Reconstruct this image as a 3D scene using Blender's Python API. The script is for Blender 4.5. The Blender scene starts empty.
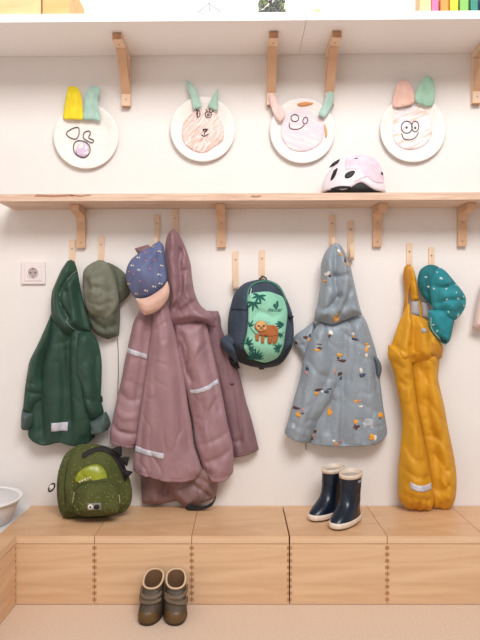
import bpy, bmesh, math, random
import numpy as np
from mathutils import Vector, noise
from mathutils.geometry import delaunay_2d_cdt
random.seed(7)
SC = bpy.context.scene
COL = SC.collection
F = 625.0; CY = -2.5; CZ = 0.979; BD = 0.35          # focal length, camera distance and height, bench depth

def sc(d): return (2.5 - d) / F
def P(px, py, d):                                     # a point of the place at depth d in front of the back wall
    return Vector(((px-240)*sc(d), -d, CZ + (320-py)*sc(d)))
def X(px, d): return (px-240)*sc(d)
def Z(py, d): return CZ + (320-py)*sc(d)

# ------------------------------------------------------------------ materials
def new_mat(name):
    m = bpy.data.materials.new(name); m.use_nodes = True
    nt = m.node_tree; b = nt.nodes['Principled BSDF']
    return m, nt, b
def N(nt, t, **kw):
    n = nt.nodes.new(t)
    for k, v in kw.items():
        if k in n.inputs: n.inputs[k].default_value = v
        else: setattr(n, k, v)
    return n
def s2l(c):
    return tuple((x/255/12.92 if x/255 <= .04045 else ((x/255+.055)/1.055)**2.4) for x in c[:3]) + (1,)
def coords(nt, scale=(1,1,1), kind='Object'):
    tc = N(nt, 'ShaderNodeTexCoord'); mp = N(nt, 'ShaderNodeMapping')
    mp.inputs['Scale'].default_value = scale
    nt.links.new(tc.outputs[kind], mp.inputs['Vector']); return mp.outputs['Vector']
def bump(nt, b, src, strength, dist):
    bp = N(nt, 'ShaderNodeBump'); bp.inputs['Strength'].default_value = strength; bp.inputs['Distance'].default_value = dist
    nt.links.new(src, bp.inputs['Height']); nt.links.new(bp.outputs['Normal'], b.inputs['Normal'])
def plain(name, c, rough=.5, metal=0, trans=0, alpha=1):
    m, nt, b = new_mat(name)
    b.inputs['Base Color'].default_value = s2l(c); b.inputs['Roughness'].default_value = rough
    b.inputs['Metallic'].default_value = metal; b.inputs['Transmission Weight'].default_value = trans
    return m
def noisy(name, c1, c2, scale=(8,8,8), rough=.6, detail=4, bs=0, bd=.002, lo=.35, hi=.65, bscale=None, dist=0):
    m, nt, b = new_mat(name)
    v = coords(nt, scale); n = N(nt, 'ShaderNodeTexNoise', Scale=1.0, Detail=detail, Distortion=dist)
    nt.links.new(v, n.inputs['Vector'])
    r = N(nt, 'ShaderNodeValToRGB'); r.color_ramp.elements[0].position = lo; r.color_ramp.elements[1].position = hi
    r.color_ramp.elements[0].color = s2l(c1); r.color_ramp.elements[1].color = s2l(c2)
    nt.links.new(n.outputs['Fac'], r.inputs['Fac']); nt.links.new(r.outputs['Color'], b.inputs['Base Color'])
    b.inputs['Roughness'].default_value = rough
    if bs:
        if bscale:
            v2 = coords(nt, bscale); n2 = N(nt, 'ShaderNodeTexNoise', Scale=1.0, Detail=3, Distortion=.4)
            nt.links.new(v2, n2.inputs['Vector']); bump(nt, b, n2.outputs['Fac'], bs, bd)
        else: bump(nt, b, n.outputs['Fac'], bs, bd)
    return m
def fabric(name, c, var=10, rough=.6, bs=.5, bscale=(70,70,34), bd=.0022, sheen=.03, wr=.13):
    c1 = tuple(max(0, x-var) for x in c); c2 = tuple(min(255, x+var) for x in c)
    m = noisy(name, c1, c2, (14,14,9), rough, 3, bs, bd, bscale=bscale)
    nt = m.node_tree; b = nt.nodes['Principled BSDF']; b.inputs['Sheen Weight'].default_value = sheen
    if wr:
        v = coords(nt, (11,11,7)); n = N(nt, 'ShaderNodeTexNoise', Scale=1.0, Detail=2.0, Distortion=.8, Roughness=.45); nt.links.new(v, n.inputs['Vector'])
        a1 = N(nt, 'ShaderNodeMath', operation='SUBTRACT'); a1.inputs[1].default_value = .5; nt.links.new(n.outputs['Fac'], a1.inputs[0])
        a2 = N(nt, 'ShaderNodeMath', operation='ABSOLUTE'); nt.links.new(a1.outputs[0], a2.inputs[0])
        a3 = N(nt, 'ShaderNodeMath', operation='POWER'); a3.inputs[1].default_value = .7; nt.links.new(a2.outputs[0], a3.inputs[0])
        bp = N(nt, 'ShaderNodeBump'); bp.inputs['Strength'].default_value = wr; bp.inputs['Distance'].default_value = .03
        nt.links.new(a3.outputs[0], bp.inputs['Height']); old = b.inputs['Normal'].links
        if old: nt.links.new(bp.outputs['Normal'], old[0].from_node.inputs['Normal'])
        else: nt.links.new(bp.outputs['Normal'], b.inputs['Normal'])
    return m
def speckled(name, c, dot, scale=260, size=.28, rough=.8, **kw):
    m = fabric(name, c, rough=rough, **kw); nt = m.node_tree; b = nt.nodes['Principled BSDF']
    src = b.inputs['Base Color'].links[0].from_socket
    v = coords(nt, (1,1,1)); vo = N(nt, 'ShaderNodeTexVoronoi', Scale=scale); nt.links.new(v, vo.inputs['Vector'])
    lt = N(nt, 'ShaderNodeMath', operation='LESS_THAN'); lt.inputs[1].default_value = size
    nt.links.new(vo.outputs['Distance'], lt.inputs[0])
    sep = N(nt, 'ShaderNodeSeparateColor'); nt.links.new(vo.outputs['Color'], sep.inputs[0])
    g = N(nt, 'ShaderNodeMath', operation='GREATER_THAN'); g.inputs[1].default_value = .7; nt.links.new(sep.outputs[0], g.inputs[0])
    mu = N(nt, 'ShaderNodeMath', operation='MULTIPLY'); nt.links.new(lt.outputs[0], mu.inputs[0]); nt.links.new(g.outputs[0], mu.inputs[1])
    mx = N(nt, 'ShaderNodeMix', data_type='RGBA'); nt.links.new(mu.outputs[0], mx.inputs[0])
    nt.links.new(src, mx.inputs[6]); mx.inputs[7].default_value = s2l(dot); nt.links.new(mx.outputs[2], b.inputs['Base Color'])
    return m
M = {}
M['wall'] = noisy('wall_paint', (232,227,224), (236,231,228), (3,3,3), .75, 3, .05, .002, bscale=(120,120,120))
M['white'] = plain('white_laminate', (242,240,240), .45)
M['trim'] = plain('white_panel', (214,212,214), .6)
M['birch'] = noisy('birch_plywood', (212,172,134), (226,190,152), (2.2,26,26), .45, 6, .05, .001, dist=1.2)
M['birch_lid'] = noisy('birch_lid', (204,160,120), (218,178,138), (2.2,9,20), .42, 6, .05, .001, dist=1.5)
M['birch_light'] = noisy('birch_edge', (218,180,144), (230,196,160), (3,40,60), .5, 4)
M['endgrain'] = noisy('end_grain', (170,120,84), (192,142,104), (60,60,60), .6)
M['gap'] = plain('dark_gap', (40,26,20), .9)
M['pine_shelf'] = noisy('shelf_wood', (206,176,154), (224,198,178), (3,20,40), .5, 5, .06, .001, dist=1)
M['pine_edge'] = noisy('shelf_edge', (206,170,146), (228,200,178), (7,30,120), .55, 5, dist=.6)
M['bracket'] = noisy('bracket_wood', (206,164,130), (222,184,150), (14,14,4), .5, 4, .05, .001)
M['bracket_end'] = noisy('bracket_end', (178,130,98), (196,148,114), (60,60,60), .6)
M['bracket_light'] = noisy('bracket_wood_light', (226,194,164), (236,206,178), (14,14,4), .5, 4)
M['hook'] = noisy('hook_wood', (222,190,160), (234,206,180), (30,30,6), .5, 4)
M['steel'] = plain('steel', (150,150,155), .35, 1)
M['floor'] = noisy('floor_lino', (206,180,158), (222,198,178), (160,160,160), .55, 6, .05, .001, lo=.3, hi=.7)
M['black'] = plain('black', (18,18,20), .6)
M['blackrubber'] = fabric('black_elastic', (28,27,30), 4, .8, .2)
M['reflect'] = noisy('reflective_tape', (186,184,194), (204,202,212), (60,60,60), .35, 2)
M['socket'] = plain('socket_plastic', (232,222,222), .35)
M['socket_in'] = plain('socket_inner', (214,204,204), .4)

# ------------------------------------------------------------------ objects
def wloc(o):
    v = Vector((0,0,0))
    while o: v = v + o.location; o = o.parent
    return v
def obj(name, V, Fc, mats, parent=None, mi=None, smooth=True, base=None):
    """one mesh object from world coordinates; mats one material or a list, mi one index per face"""
    if not isinstance(mats, (list, tuple)): mats = [mats]
    o0 = wloc(parent) if parent else (Vector(base) if base is not None else Vector((0,0,0)))
    me = bpy.data.meshes.new(name)
    me.from_pydata([tuple(Vector(v)-o0) for v in V], [], [tuple(f) for f in Fc])
    for m in mats: me.materials.append(m)
    if mi is not None: me.polygons.foreach_set('material_index', mi)
    me.polygons.foreach_set('use_smooth', [smooth]*len(me.polygons))
    me.validate(); me.update()
    bm = bmesh.new(); bm.from_mesh(me); bmesh.ops.recalc_face_normals(bm, faces=bm.faces); bm.to_mesh(me); bm.free()
    o = bpy.data.objects.new(name, me); COL.objects.link(o)
    if parent: o.parent = parent
    else: o.location = o0
    return o
def tag(o, label=None, cat=None, group=None, kind=None):
    if label: o['label'] = label
    if cat: o['category'] = cat
    if group: o['group'] = group
    if kind: o['kind'] = kind
    return o
def thing(name, label, cat, loc=(0,0,0), group=None):
    o = bpy.data.objects.new(name, None); COL.objects.link(o); o.location = loc; o.empty_display_size = .03
    return tag(o, label, cat, group)
def copy_tree(o, parent=None):
    c = o.copy(); COL.objects.link(c); c.parent = parent
    for ch in o.children: copy_tree(ch, c)
    return c
class Mb:
    def __init__(s): s.V = []; s.F = []; s.mi = []
    def add(s, V, Fc, mi=0):
        n = len(s.V); s.V += [Vector(v) for v in V]; s.F += [tuple(i+n for i in f) for f in Fc]; s.mi += [mi]*len(Fc); return s
    def box(s, x0,x1,y0,y1,z0,z1, mi=0, bev=0):
        if bev:
            bm = bmesh.new(); bmesh.ops.create_cube(bm, size=1)
            for v in bm.verts: v.co = Vector(((x0+x1)/2+v.co.x*(x1-x0), (y0+y1)/2+v.co.y*(y1-y0), (z0+z1)/2+v.co.z*(z1-z0)))
            bmesh.ops.bevel(bm, geom=bm.edges[:], offset=bev, segments=2, affect='EDGES', profile=.6)
            bm.verts.ensure_lookup_table()
            s.add([v.co.copy() for v in bm.verts], [[v.index for v in f.verts] for f in bm.faces], mi); bm.free(); return s
        V = [(x,y,z) for x in (x0,x1) for y in (y0,y1) for z in (z0,z1)]
        return s.add(V, [(0,1,3,2),(4,6,7,5),(0,4,5,1),(2,3,7,6),(0,2,6,4),(1,5,7,3)], mi)
    def tube(s, pts, r, n=8, mi=0, closed=False):
        pts = [Vector(p) for p in pts]; m = len(pts); rr = r if isinstance(r, (list,tuple)) else [r]*m; V = []; ref = None
        for i, p in enumerate(pts):
            a = pts[(i-1) % m] if (closed or i) else p; b = pts[(i+1) % m] if (closed or i < m-1) else p
            t = (b-a).normalized()
            if ref is None: ref = t.orthogonal().normalized()
            u = (ref - t*ref.dot(t)); u = u.normalized() if u.length > 1e-6 else t.orthogonal().normalized(); ref = u; w = t.cross(u)
            V += [p + (u*math.cos(2*math.pi*k/n) + w*math.sin(2*math.pi*k/n))*rr[i] for k in range(n)]
        Fc = [(i*n+k, i*n+(k+1)%n, ((i+1)%m)*n+(k+1)%n, ((i+1)%m)*n+k) for i in range(m if closed else m-1) for k in range(n)]
        if not closed: Fc += [tuple(range(n)), tuple(range((m-1)*n, m*n))]
        return s.add(V, Fc, mi)
    def prism(s, prof, x0, x1, mi=0):                 # profile of (y, z) points extruded along x
        n = len(prof); V = [(x0,y,z) for y,z in prof] + [(x1,y,z) for y,z in prof]
        return s.add(V, [tuple(range(n)), tuple(range(2*n-1, n-1, -1))] + [(i,(i+1)%n,n+(i+1)%n,n+i) for i in range(n)], mi)
    def rings(s, rings, mi=0, capa=True, capb=True):  # list of equal-length point rings
        n = len(rings[0]); V = [p for r in rings for p in r]
        Fc = [(i*n+k, i*n+(k+1)%n, (i+1)*n+(k+1)%n, (i+1)*n+k) for i in range(len(rings)-1) for k in range(n)]
        if capa: Fc.append(tuple(range(n)))
        if capb: Fc.append(tuple(range((len(rings)-1)*n, len(rings)*n)))
        return s.add(V, Fc, mi)
    def build(s, name, mats, parent=None, smooth=False, base=None):
        return obj(name, s.V, s.F, mats, parent, s.mi, smooth, base)
def struct(o): o['kind'] = 'structure'; return o

def spline(pts, closed=True, step=1.6, sharp=()):
    """Catmull-Rom through the points"""
    n = len(pts); out = []; rng = range(n) if closed else range(n-1)
    for i in rng:
        g = (lambda k: pts[k % n]) if closed else (lambda k: pts[max(0, min(n-1, k))])
        p0, p1, p2, p3 = [np.array(g(k)[:2], float) for k in (i-1, i, i+1, i+2)]
        if i % n in sharp: p0 = p1*2 - p2
        if (i+1) % n in sharp: p3 = p2*2 - p1
        L = max(1, int(np.linalg.norm(p2-p1)/step))
        for k in range(L):
            t = k/L
            out.append(.5*((2*p1) + (-p0+p2)*t + (2*p0-5*p1+4*p2-p3)*t*t + (-p0+3*p1-3*p2+p3)*t**3))
    if not closed: out.append(np.array(pts[-1][:2], float))
    return out
def segdist(Q, poly, closed):
    A = np.array(poly); B = np.roll(A, -1, 0) if closed else A[1:]
    if not closed: A = A[:-1]
    D = np.full(len(Q), 1e9)
    for a, b in zip(A, B):
        ab = b-a; t = np.clip(((Q-a)@ab)/max(1e-9, ab@ab), 0, 1); D = np.minimum(D, np.linalg.norm(Q-(a+t[:,None]*ab), axis=1))
    return D
def inside(Q, poly):
    A = np.array(poly); r = np.zeros(len(Q), bool); j = len(A)-1
    for i in range(len(A)):
        c = ((A[i,1] > Q[:,1]) != (A[j,1] > Q[:,1])) & (Q[:,0] < (A[j,0]-A[i,0])*(Q[:,1]-A[i,1])/(A[j,1]-A[i,1]+1e-12)+A[i,0])
        r ^= c; j = i
    return r
def fill(poly, step):
    A = np.array(poly); lo = A.min(0); hi = A.max(0)
    gx = np.arange(lo[0], hi[0], step); gy = np.arange(lo[1], hi[1], step)
    G = np.array([(x + (step/2 if j % 2 else 0), y) for j, y in enumerate(gy) for x in gx])
    if len(G):
        G = G[inside(G, poly)]
        if len(G): G = G[segdist(G, poly, True) > step*.45]
    pts = [Vector(p) for p in poly] + [Vector(p) for p in G]; n = len(poly)
    V, E, Fc, *_ = delaunay_2d_cdt(pts, [(i, (i+1) % n) for i in range(n)], [], 1, 1e-5)
    V = np.array([tuple(v) for v in V]); C = np.array([V[list(f)].mean(0) for f in Fc])
    keep = inside(C, poly); return V, [tuple(f) for f, k in zip(Fc, keep) if k]

def corners(L, lim=42):
    out = []
    for i in range(len(L)):
        a, b, c = [np.array(L[k % len(L)][:2], float) for k in (i-1, i, i+1)]; u, v = b-a, c-b
        q = np.dot(u, v)/max(1e-9, np.linalg.norm(u)*np.linalg.norm(v))
        if math.degrees(math.acos(max(-1, min(1, q)))) > lim: out.append(i)
    return out
class Cloth:
    """soft body hanging in front of the wall: outline in reference units, back at depth d0, full thickness T"""
    def __init__(s, outline, d0, T, r=10, folds=(), crumple=.003, cs=(.06,.03), step=1.6, sharp=(), seed=0, lean=None, power=2.0, ref=None, hem=None, fg=1.0, straight=False):
        s.poly = [tuple(p) for p in (spline(outline, True, 2.2, corners(outline)) if not straight else spline(outline, True, 2.2, range(len(outline))))]
        s.mid = d0+T*.3; s.d0 = d0; s.T = T*.7; s.r = r*(.6 if power == 2.0 else .8); s.folds = [(spline(f[0], False, 4), f[1]*(1.75 if f[1] < 0 else 1.15), f[2]) for f in folds]
        s.cr = crumple; s.cs = cs; s.seed = seed; s.lean = lean; s.pw = power; s.flat = power == 2.0; s.ref = s.mid if ref is None else ref; s.step = step; s.fg = fg
        A = np.array(s.poly); s.nh = None
        if hem:
            hp = [np.array(p, float) for p in hem]; nr = segdist(A, hp, False) < 2.2; keep = [i for i in range(len(A)) if not (nr[i] and nr[(i+1) % len(A)])]
            s.nh = [(A[i], A[(i+1) % len(A)]) for i in keep]
        s.mb = Mb(); s.mats = []
    def sd(s, Q):                                     # distance to the outline, an open hem does not count
        d0 = segdist(Q, s.poly, True); ok = inside(Q, s.poly) | (d0 < .3)
        if s.nh:
            d = np.full(len(Q), 1e9)
            for a, b in s.nh:
                ab = b-a; t = np.clip(((Q-a)@ab)/max(1e-9, ab@ab), 0, 1); d = np.minimum(d, np.linalg.norm(Q-(a+t[:,None]*ab), axis=1))
        else: d = d0
        return np.where(ok, d, 0)
    def depth(s, Q):
        Q = np.atleast_2d(np.array(Q, float)); d = s.sd(Q)
        u = np.clip(d/s.r, 0, 1); e = np.clip(d/5, 0, 1)
        if s.flat:
            e2 = np.clip(d/2.6, 0, 1); u2 = np.clip(d/(s.r*2.2), 0, 1)
            h = s.T*(.15*np.sqrt(1-(1-e2)**2) + .85*np.sin(u2*np.pi/2)**1.15)
        else: h = s.T*(1-(1-u)**s.pw)**(1/s.pw)
        for poly, a, w in s.folds:
            dd = segdist(Q, poly, False)/w; a = a*s.fg
            h = h + a*(np.exp(-dd**1.15) if a < 0 else np.exp(-(np.maximum(dd-.25, 0))**1.5))*e
        nz = np.array([noise.noise(Vector((x*s.cs[0]*1.5 + .35*math.sin(y*.05), y*s.cs[1]*1.5, s.seed*7.3)))
                       - .9*abs(noise.noise(Vector((x*s.cs[0]*1.5+y*.012, y*s.cs[1]*1.0-x*.03, s.seed*3.1+5)))) + .3 for x, y in Q])
        cr = np.array([max(0, 1-9*abs(noise.noise(Vector((x*.05-y*.022, y*.030+x*.02, s.seed*1.7+9)))))*max(0, noise.noise(Vector((x*.03, y*.03, s.seed*2.9)))+.38) for x, y in Q])
        h = h - (.0085 if s.cr else 0)*cr*e*np.clip(u, 0, 1)
        h = h + nz*s.cr*2.2*e*np.clip(u*1.5, 0, 1)
        base = s.mid + (np.array([s.lean(x, y) for x, y in Q]) if s.lean else 0)
        return base + np.maximum(h, .0005)
    def W(s, Q, D): k = sc(s.ref); return [((x-240)*k, -d, CZ+(320-y)*k) for (x, y), d in zip(Q, D)]
    def slot(s, m):
        if m not in s.mats: s.mats.append(m)
        return s.mats.index(m)
    def body(s, mat):
        V, Fc = fill(s.poly, s.step); D = s.depth(V); B = np.full(len(V), s.mid)
        if s.lean: B = B + np.array([s.lean(x, y) for x, y in V])
        n = len(V); isb = segdist(V, s.poly, True) < 1e-3; k = s.slot(mat)
        u = np.clip(s.sd(V)/(s.r*(2.2 if s.flat else 1)), 0, 1); bk = B - .0005 - (s.mid-s.d0)*np.sin(u*np.pi/2)
        s.mb.add(s.W(V, D) + s.W(V, bk), Fc + [tuple(i+n for i in f[::-1]) for f in Fc], k)
        cnt = {}
        for f in Fc:
            for a, b in zip(f, f[1:]+f[:1]): cnt[(a,b)] = 1
        rim = [(a, b, b+n, a+n) for (a, b) in cnt if (b, a) not in cnt]
        s.mb.F += [tuple(i + len(s.mb.V)-2*n for i in f) for f in rim]; s.mb.mi += [k]*len(rim)
        return s
    def patch(s, outline, mat, off=.0012, smooth=True, mb=None, step=None, th=.001):
        """thin layer following the surface"""
        poly = [tuple(p) for p in (spline(outline, True, 1.6) if smooth else spline(outline, True, 1.6, range(len(outline))))]
        V, Fc = fill(poly, step or 1.8); D = s.depth(V) + off; n = len(V)
        tgt = mb or s.mb; k = s.slot(mat) if mb is None else 0
        rimc = {(a, b) for f in Fc for a, b in zip(f, f[1:]+f[:1])}
        rim = [(a, b, b+n, a+n) for (a, b) in rimc if (b, a) not in rimc]
        tgt.add(s.W(V, D) + s.W(V, D-off-th), Fc + [tuple(i+n for i in f[::-1]) for f in Fc] + rim, k); return s
    def part(s, name, outline, mat, parent, off=.0015, smooth=True, label=None):
        mb = Mb(); s.patch(outline, mat, off, smooth, mb); o = mb.build(name, mat, parent, True)
        if label: o['label'] = label
        return o
    def line(s, pts, r, mat=None, off=.0, mb=None, closed=False, n=6, k=None):
        q = spline(pts, closed, 1.5); D = s.depth(np.array(q)) + off
        tgt = mb or s.mb; tgt.tube(s.W(q, D), r, n, s.slot(mat) if mb is None else 0, closed); return s
    def linepart(s, name, pts, r, mat, parent, off=0, closed=False):
        mb = Mb(); s.line(pts, r, None, off, mb, closed); return mb.build(name, mat, parent, True)
    def build(s, name, parent=None): return s.mb.build(name, s.mats, parent, True)

# ------------------------------------------------------------------ the room
XL = -1.16; XR = 1.6
struct(Mb().box(XL-.05, XR, 0, .06, -.02, 3.0).build('wall_back', M['wall']))
struct(Mb().box(XL-.06, XL, -2.6, 0, -.02, 3.0).build('wall_left', M['wall']))
struct(Mb().box(XL-.06, 7, -7.0, 0, -.04, 0).build('floor', M['floor']))
# white ledge filling the corner left of the bench
HB = .2365
struct(Mb().box(XL, -.8365, -BD, 0, 0, HB-.006, bev=.002).build('trim_1', M['trim']))

# bench boxes
BW = .3347
def bench(label, gap=.0012):
    t = thing('storage_bench', label, 'bench', (0,0,0), 'plywood storage boxes of the bench')
    w = BW; lid = .0275; x0, x1 = gap/2, w-gap/2
    mb = Mb(); th = .012
    mb.box(x0, x1, -BD, -BD+th, .002, HB-lid-.001); mb.box(x0, x1, -th, -.002, .002, HB-lid-.001)
    mb.box(x0, x0+th, -BD+th, -th, .002, HB-lid-.001); mb.box(x1-th, x1, -BD+th, -th, .002, HB-lid-.001)
    mb.box(x0+th, x1-th, -BD+th, -th, .002, .012)
    mb.build('box_body', M['birch'], t)
    Mb().box(x0+.006, x1-.006, -BD+.0015, -.003, HB-lid-.003, HB-lid+.001).build('shadow_gap', M['gap'], t)
    l = Mb().box(x0, x1, -BD, -.002, HB-lid, HB, bev=.0015).build('lid', [M['birch_lid']], t)
    Mb().box(x0+.001, x1-.001, -BD-.0006, -BD+.002, HB-lid+.001, HB-.001).build('lid_edge', M['birch_light'], t)
    for sx in (0, 1):
        j = Mb()
        for k in range(9):
            z = .012 + k*.0222
            xa, xb = (x0, x0+.0065) if sx == 0 else (x1-.0065, x1)
            j.box(xa, xb, -BD-.0006, -BD+.006, z, z+.011)
        j.build('finger_joint', M['endgrain'], t)
    return t
b_labels = ['plywood storage box bench under the green dinosaur backpack, next to the white bin',
 'plywood storage box directly behind the brown shoes',
 'plywood storage box with nothing on its lid, between the brown shoes and the rubber boots',
 'plywood storage box carrying the navy rubber boots',
 'plywood storage box under the mustard dungarees legs',
 'plywood storage box at the right edge of the photo, mostly cut off']
XB0 = -.8345
b0 = bench(b_labels[0])
for i in range(6):
    b = b0 if i == 0 else copy_tree(b0)
    b['label'] = b_labels[i]; b.location = (XB0 + i*BW + (0.002 if i >= 3 else -.001), 0, 0)
b = copy_tree(b0); b['label'] = 'plywood storage box in the lower left corner standing at right angles to the row'
b.rotation_euler = (0,0,math.radians(90)); b.location = (-.770-BD, -BD-.002-BW, 0)

# shelves
def tilt(o, deg): o.rotation_euler = (0, math.radians(deg), 0)
US, UD = .0, .285
uz = Z(55, 0); ut = .030
seam = X(304, .2)
for (xa, xb, lab) in ((XL, seam-.0006, 'long white laminate shelf board, left of the seam, holding the wooden crates'),
                      (seam+.0006, XR-.1, 'white laminate shelf board right of the seam, holding the coloured blocks')):
    t = thing('wall_shelf', lab, 'shelf', (0, 0, uz), 'white top shelf boards')
    Mb().box(xa, xb, -UD, -.001, uz, uz+ut, bev=.001).build('board', M['white'], t)
    Mb().box(xa+.0003, xb-.0003, -UD-.0012, -UD, uz+.0005, uz+ut-.0005).build('edge_band', M['white'], t)
    tilt(t, -.45)
lz = Z(208.8, 0); LD = .169; lt = .0285
t = thing('wooden_shelf', 'long pale wooden shelf with bark-coloured front edge above the coat hooks', 'shelf', (0,0,lz))
Mb().box(-.908, XR-.1, -LD, -.001, lz, lz+lt, bev=.0015).build('board', M['pine_shelf'], t)
Mb().box(-.907, XR-.101, -LD-.0012, -LD, lz+.001, lz+lt-.001).build('front_edge', M['pine_edge'], t)
BK = plain('bark', (172,128,104), .8)
for (a, b2, z0, z1) in ((34,74,.016,.0265),(70,92,.018,.025),(250,262,.012,.02)):
    pts = [(X(a,LD), lz+z0+.002), (X((a+b2)/2,LD), lz+z0-.001), (X(b2,LD), lz+z0+.004), (X(b2,LD)-.01, lz+z1), (X((a+b2)/2,LD), lz+z1-.003), (X(a,LD)+.01, lz+z1)]
    n = len(pts); st = Mb(); st.add([(x, -LD-.0018, z) for x, z in pts]+[(x, -LD-.001, z) for x, z in pts], [tuple(range(n)), tuple(range(2*n-1,n-1,-1))]+[(i,(i+1)%n,n+(i+1)%n,n+i) for i in range(n)])
    st.build('bark_streak', BK, t)
tilt(t, -.22)

# upper brackets
def screw(mb, x, y, z, dirn, r=.003):
    n = 10; c = Vector((x,y,z)); d = Vector(dirn); u = d.orthogonal().normalized(); w = d.cross(u)
    mb.rings([[c+d*h+(u*math.cos(2*math.pi*k/n)+w*math.sin(2*math.pi*k/n))*r for k in range(n)] for h in (0, .0012)])
def upper_bracket(label):
    t = thing('shelf_bracket', label, 'bracket', (0,0,0), 'triangular wooden brackets under the white shelf'); w = .0175
    Mb().box(-w, w, -.205, -.004, -.026, -.001, bev=.001).build('shelf_arm', M['bracket_light'], t)
    Mb().box(-w, w, -.024, -.002, -.207, -.027, bev=.001).build('wall_arm', M['bracket_light'], t)
    Mb().prism([(-.135,-.027),(-.098,-.027),(-.0245,-.128),(-.0245,-.16)], -w+.0005, w-.0005).build('brace', M['bracket'], t)
    Mb().box(-w+.001, w-.001, -.2062, -.204, -.025, -.002).build('end_face', M['bracket_end'], t)
    Mb().box(-w+.001, w-.001, -.0238, -.003, -.2085, -.2065).build('end_face', M['bracket_end'], t)
    s = Mb(); screw(s, 0, -.165, -.026, (0,0,-1)); s.build('screw', M['steel'], t); s = Mb(); screw(s, 0, -.024, -.182, (0,-1,0)); s.build('screw', M['steel'], t)
    return t
ub = None
for px, lab in ((127,'wooden bracket of the white shelf left of the plate with the red scribbles'), (271,'wooden bracket behind the pink ear of the smiling plate'),
                (329,'wooden bracket behind the green ear of the smiling plate'), (475,'wooden bracket of the white shelf at the right edge of the photo')):
    if ub is None: ub = upper_bracket(lab); b = ub
    else: b = copy_tree(ub); b['label'] = lab
    x = X(px, .0); b.location = (x, 0, uz + x*math.tan(math.radians(.45)) - .0005)
# lower brackets
def lower_bracket(label):
    t = thing('small_shelf_bracket', label, 'bracket', (0,0,0), 'small wooden brackets under the wooden shelf'); w = .017
    Mb().prism([(-.001,-.001),(-.001,-.155),(-.017,-.155),(-.019,-.05),(-.03,-.032),(-.115,-.022),(-.118,-.001)], -w, w).build('wooden_angle', M['bracket'], t)
    s = Mb(); screw(s, 0, -.0183, -.06, (0,-1,0)); s.build('screw', M['steel'], t); s = Mb(); screw(s, 0, -.0173, -.135, (0,-1,0)); s.build('screw', M['steel'], t)
    return t
lb = None
for px, lab in ((82,'small wooden bracket above the green raincoat'), (221.5,'small wooden bracket between the mauve hood and the sloth backpack'),
                (376.5,'small wooden bracket right of the grey patterned raincoat hood'), (461,'small wooden bracket above the teal sun hat')):
    if lb is None: lb = lower_bracket(lab); b = lb
    else: b = copy_tree(lb); b['label'] = lab
    x = X(px, .0); b.location = (x, 0, lz + x*math.tan(math.radians(.22)) - .0005)

# coat hooks
def hook(label):
    t = thing('coat_hook', label, 'hook', (0,0,0), 'wooden coat hooks'); w = .0115; prof = []
    path = [(-.0033,0),(-.0033,-.05),(-.0033,-.1),(-.005,-.135),(-.010,-.151),(-.022,-.156),(-.033,-.147),(-.037,-.125),(-.039,-.095)]
    q = spline(path, False, .004); L = []; R = []
    for i, p in enumerate(q):
        a = q[max(0,i-1)]; b = q[min(len(q)-1,i+1)]; tt = (b-a)/np.linalg.norm(b-a); nn = np.array([-tt[1], tt[0]])*.0035
        L.append(tuple(p+nn)); R.append(tuple(p-nn))
    mb = Mb(); n = len(q); V = []
    for i in range(n):
        f = 1.0
        if i < 3: f = (.62,.85,.96)[i]
        if i > n*.62: f = .72
        if i > n-4: f = (.70,.62,.45)[i-(n-3)]
        V += [(-w*f, *L[i]), (w*f, *L[i]), (w*f, *R[i]), (-w*f, *R[i])]
    mb.rings([V[i*4:i*4+4] for i in range(n)]); mb.build('bent_strip', M['hook'], t)
    s = Mb(); screw(s, 0, -.0075, -.035, (0,-1,0), .0032); s.build('screw', M['steel'], t); return t
hk = None; HOOKS = ((72.5,240,'hook holding the green raincoat'),(101.5,236,'hook holding the khaki sun hat'),(157,215,'hook holding the blue cap'),
   (175.5,209.5,'hook holding the mauve raincoat'),(235.5,251,'empty hook left of the sloth backpack top'),(262,250,'hook holding the sloth backpack'),
   (332,215,'hook holding the grey patterned raincoat'),(350.5,221,'empty hook right of the grey patterned hood'),(409,243,'hook holding the mustard dungarees'),
   (431,247,'hook holding the teal sun hat'),(492,247,'hook holding the pink hat at the right edge'))
for px, py, lab in HOOKS:
    lab = 'pale wooden coat ' + lab if lab.startswith('hook') else lab.replace('empty hook', 'empty pale wooden coat hook')
    if hk is None: hk = hook(lab); b = hk
    else: b = copy_tree(hk); b['label'] = lab
    b.location = P(px, py, 0)

# socket
t = thing('wall_socket', 'white square power socket on the wall beside the green raincoat', 'socket', P(34,273,0))
k = sc(0); c = P(34,273,0)
Mb().box(c.x-.0475, c.x+.0475, -.010, -.0005, c.z-.0445, c.z+.0445, bev=.002).build('frame', M['socket'], t)
n = 28
def circ(r, y, z=0, x=0): return [(c.x+x+r*math.cos(2*math.pi*i/n), y, c.z+z+r*math.sin(2*math.pi*i/n)) for i in range(n)]
Mb().box(c.x-.034, c.x+.034, -.0125, -.0095, c.z-.032, c.z+.032, bev=.001).build('cover', M['socket'], t)
Mb().rings([circ(.0235,-.0125),(circ(.0225,-.0150)),circ(.0205,-.0150),circ(.0195,-.0127)], capa=False, capb=False).build('collar', M['socket'], t, True)
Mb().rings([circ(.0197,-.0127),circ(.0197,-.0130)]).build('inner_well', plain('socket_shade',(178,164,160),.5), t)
h = Mb()
for sx in (-.0095,.0095): Mb().rings([circ(.003,-.0130,0,sx),circ(.003,-.0134,0,sx)]).build('pin_hole', M['black'], t)
for sz in (.014,-.0195): Mb().box(c.x-.003,c.x+.003,-.0145,-.013,c.z+sz,c.z+sz+.0055).build('earth_clip', M['steel'], t)

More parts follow.
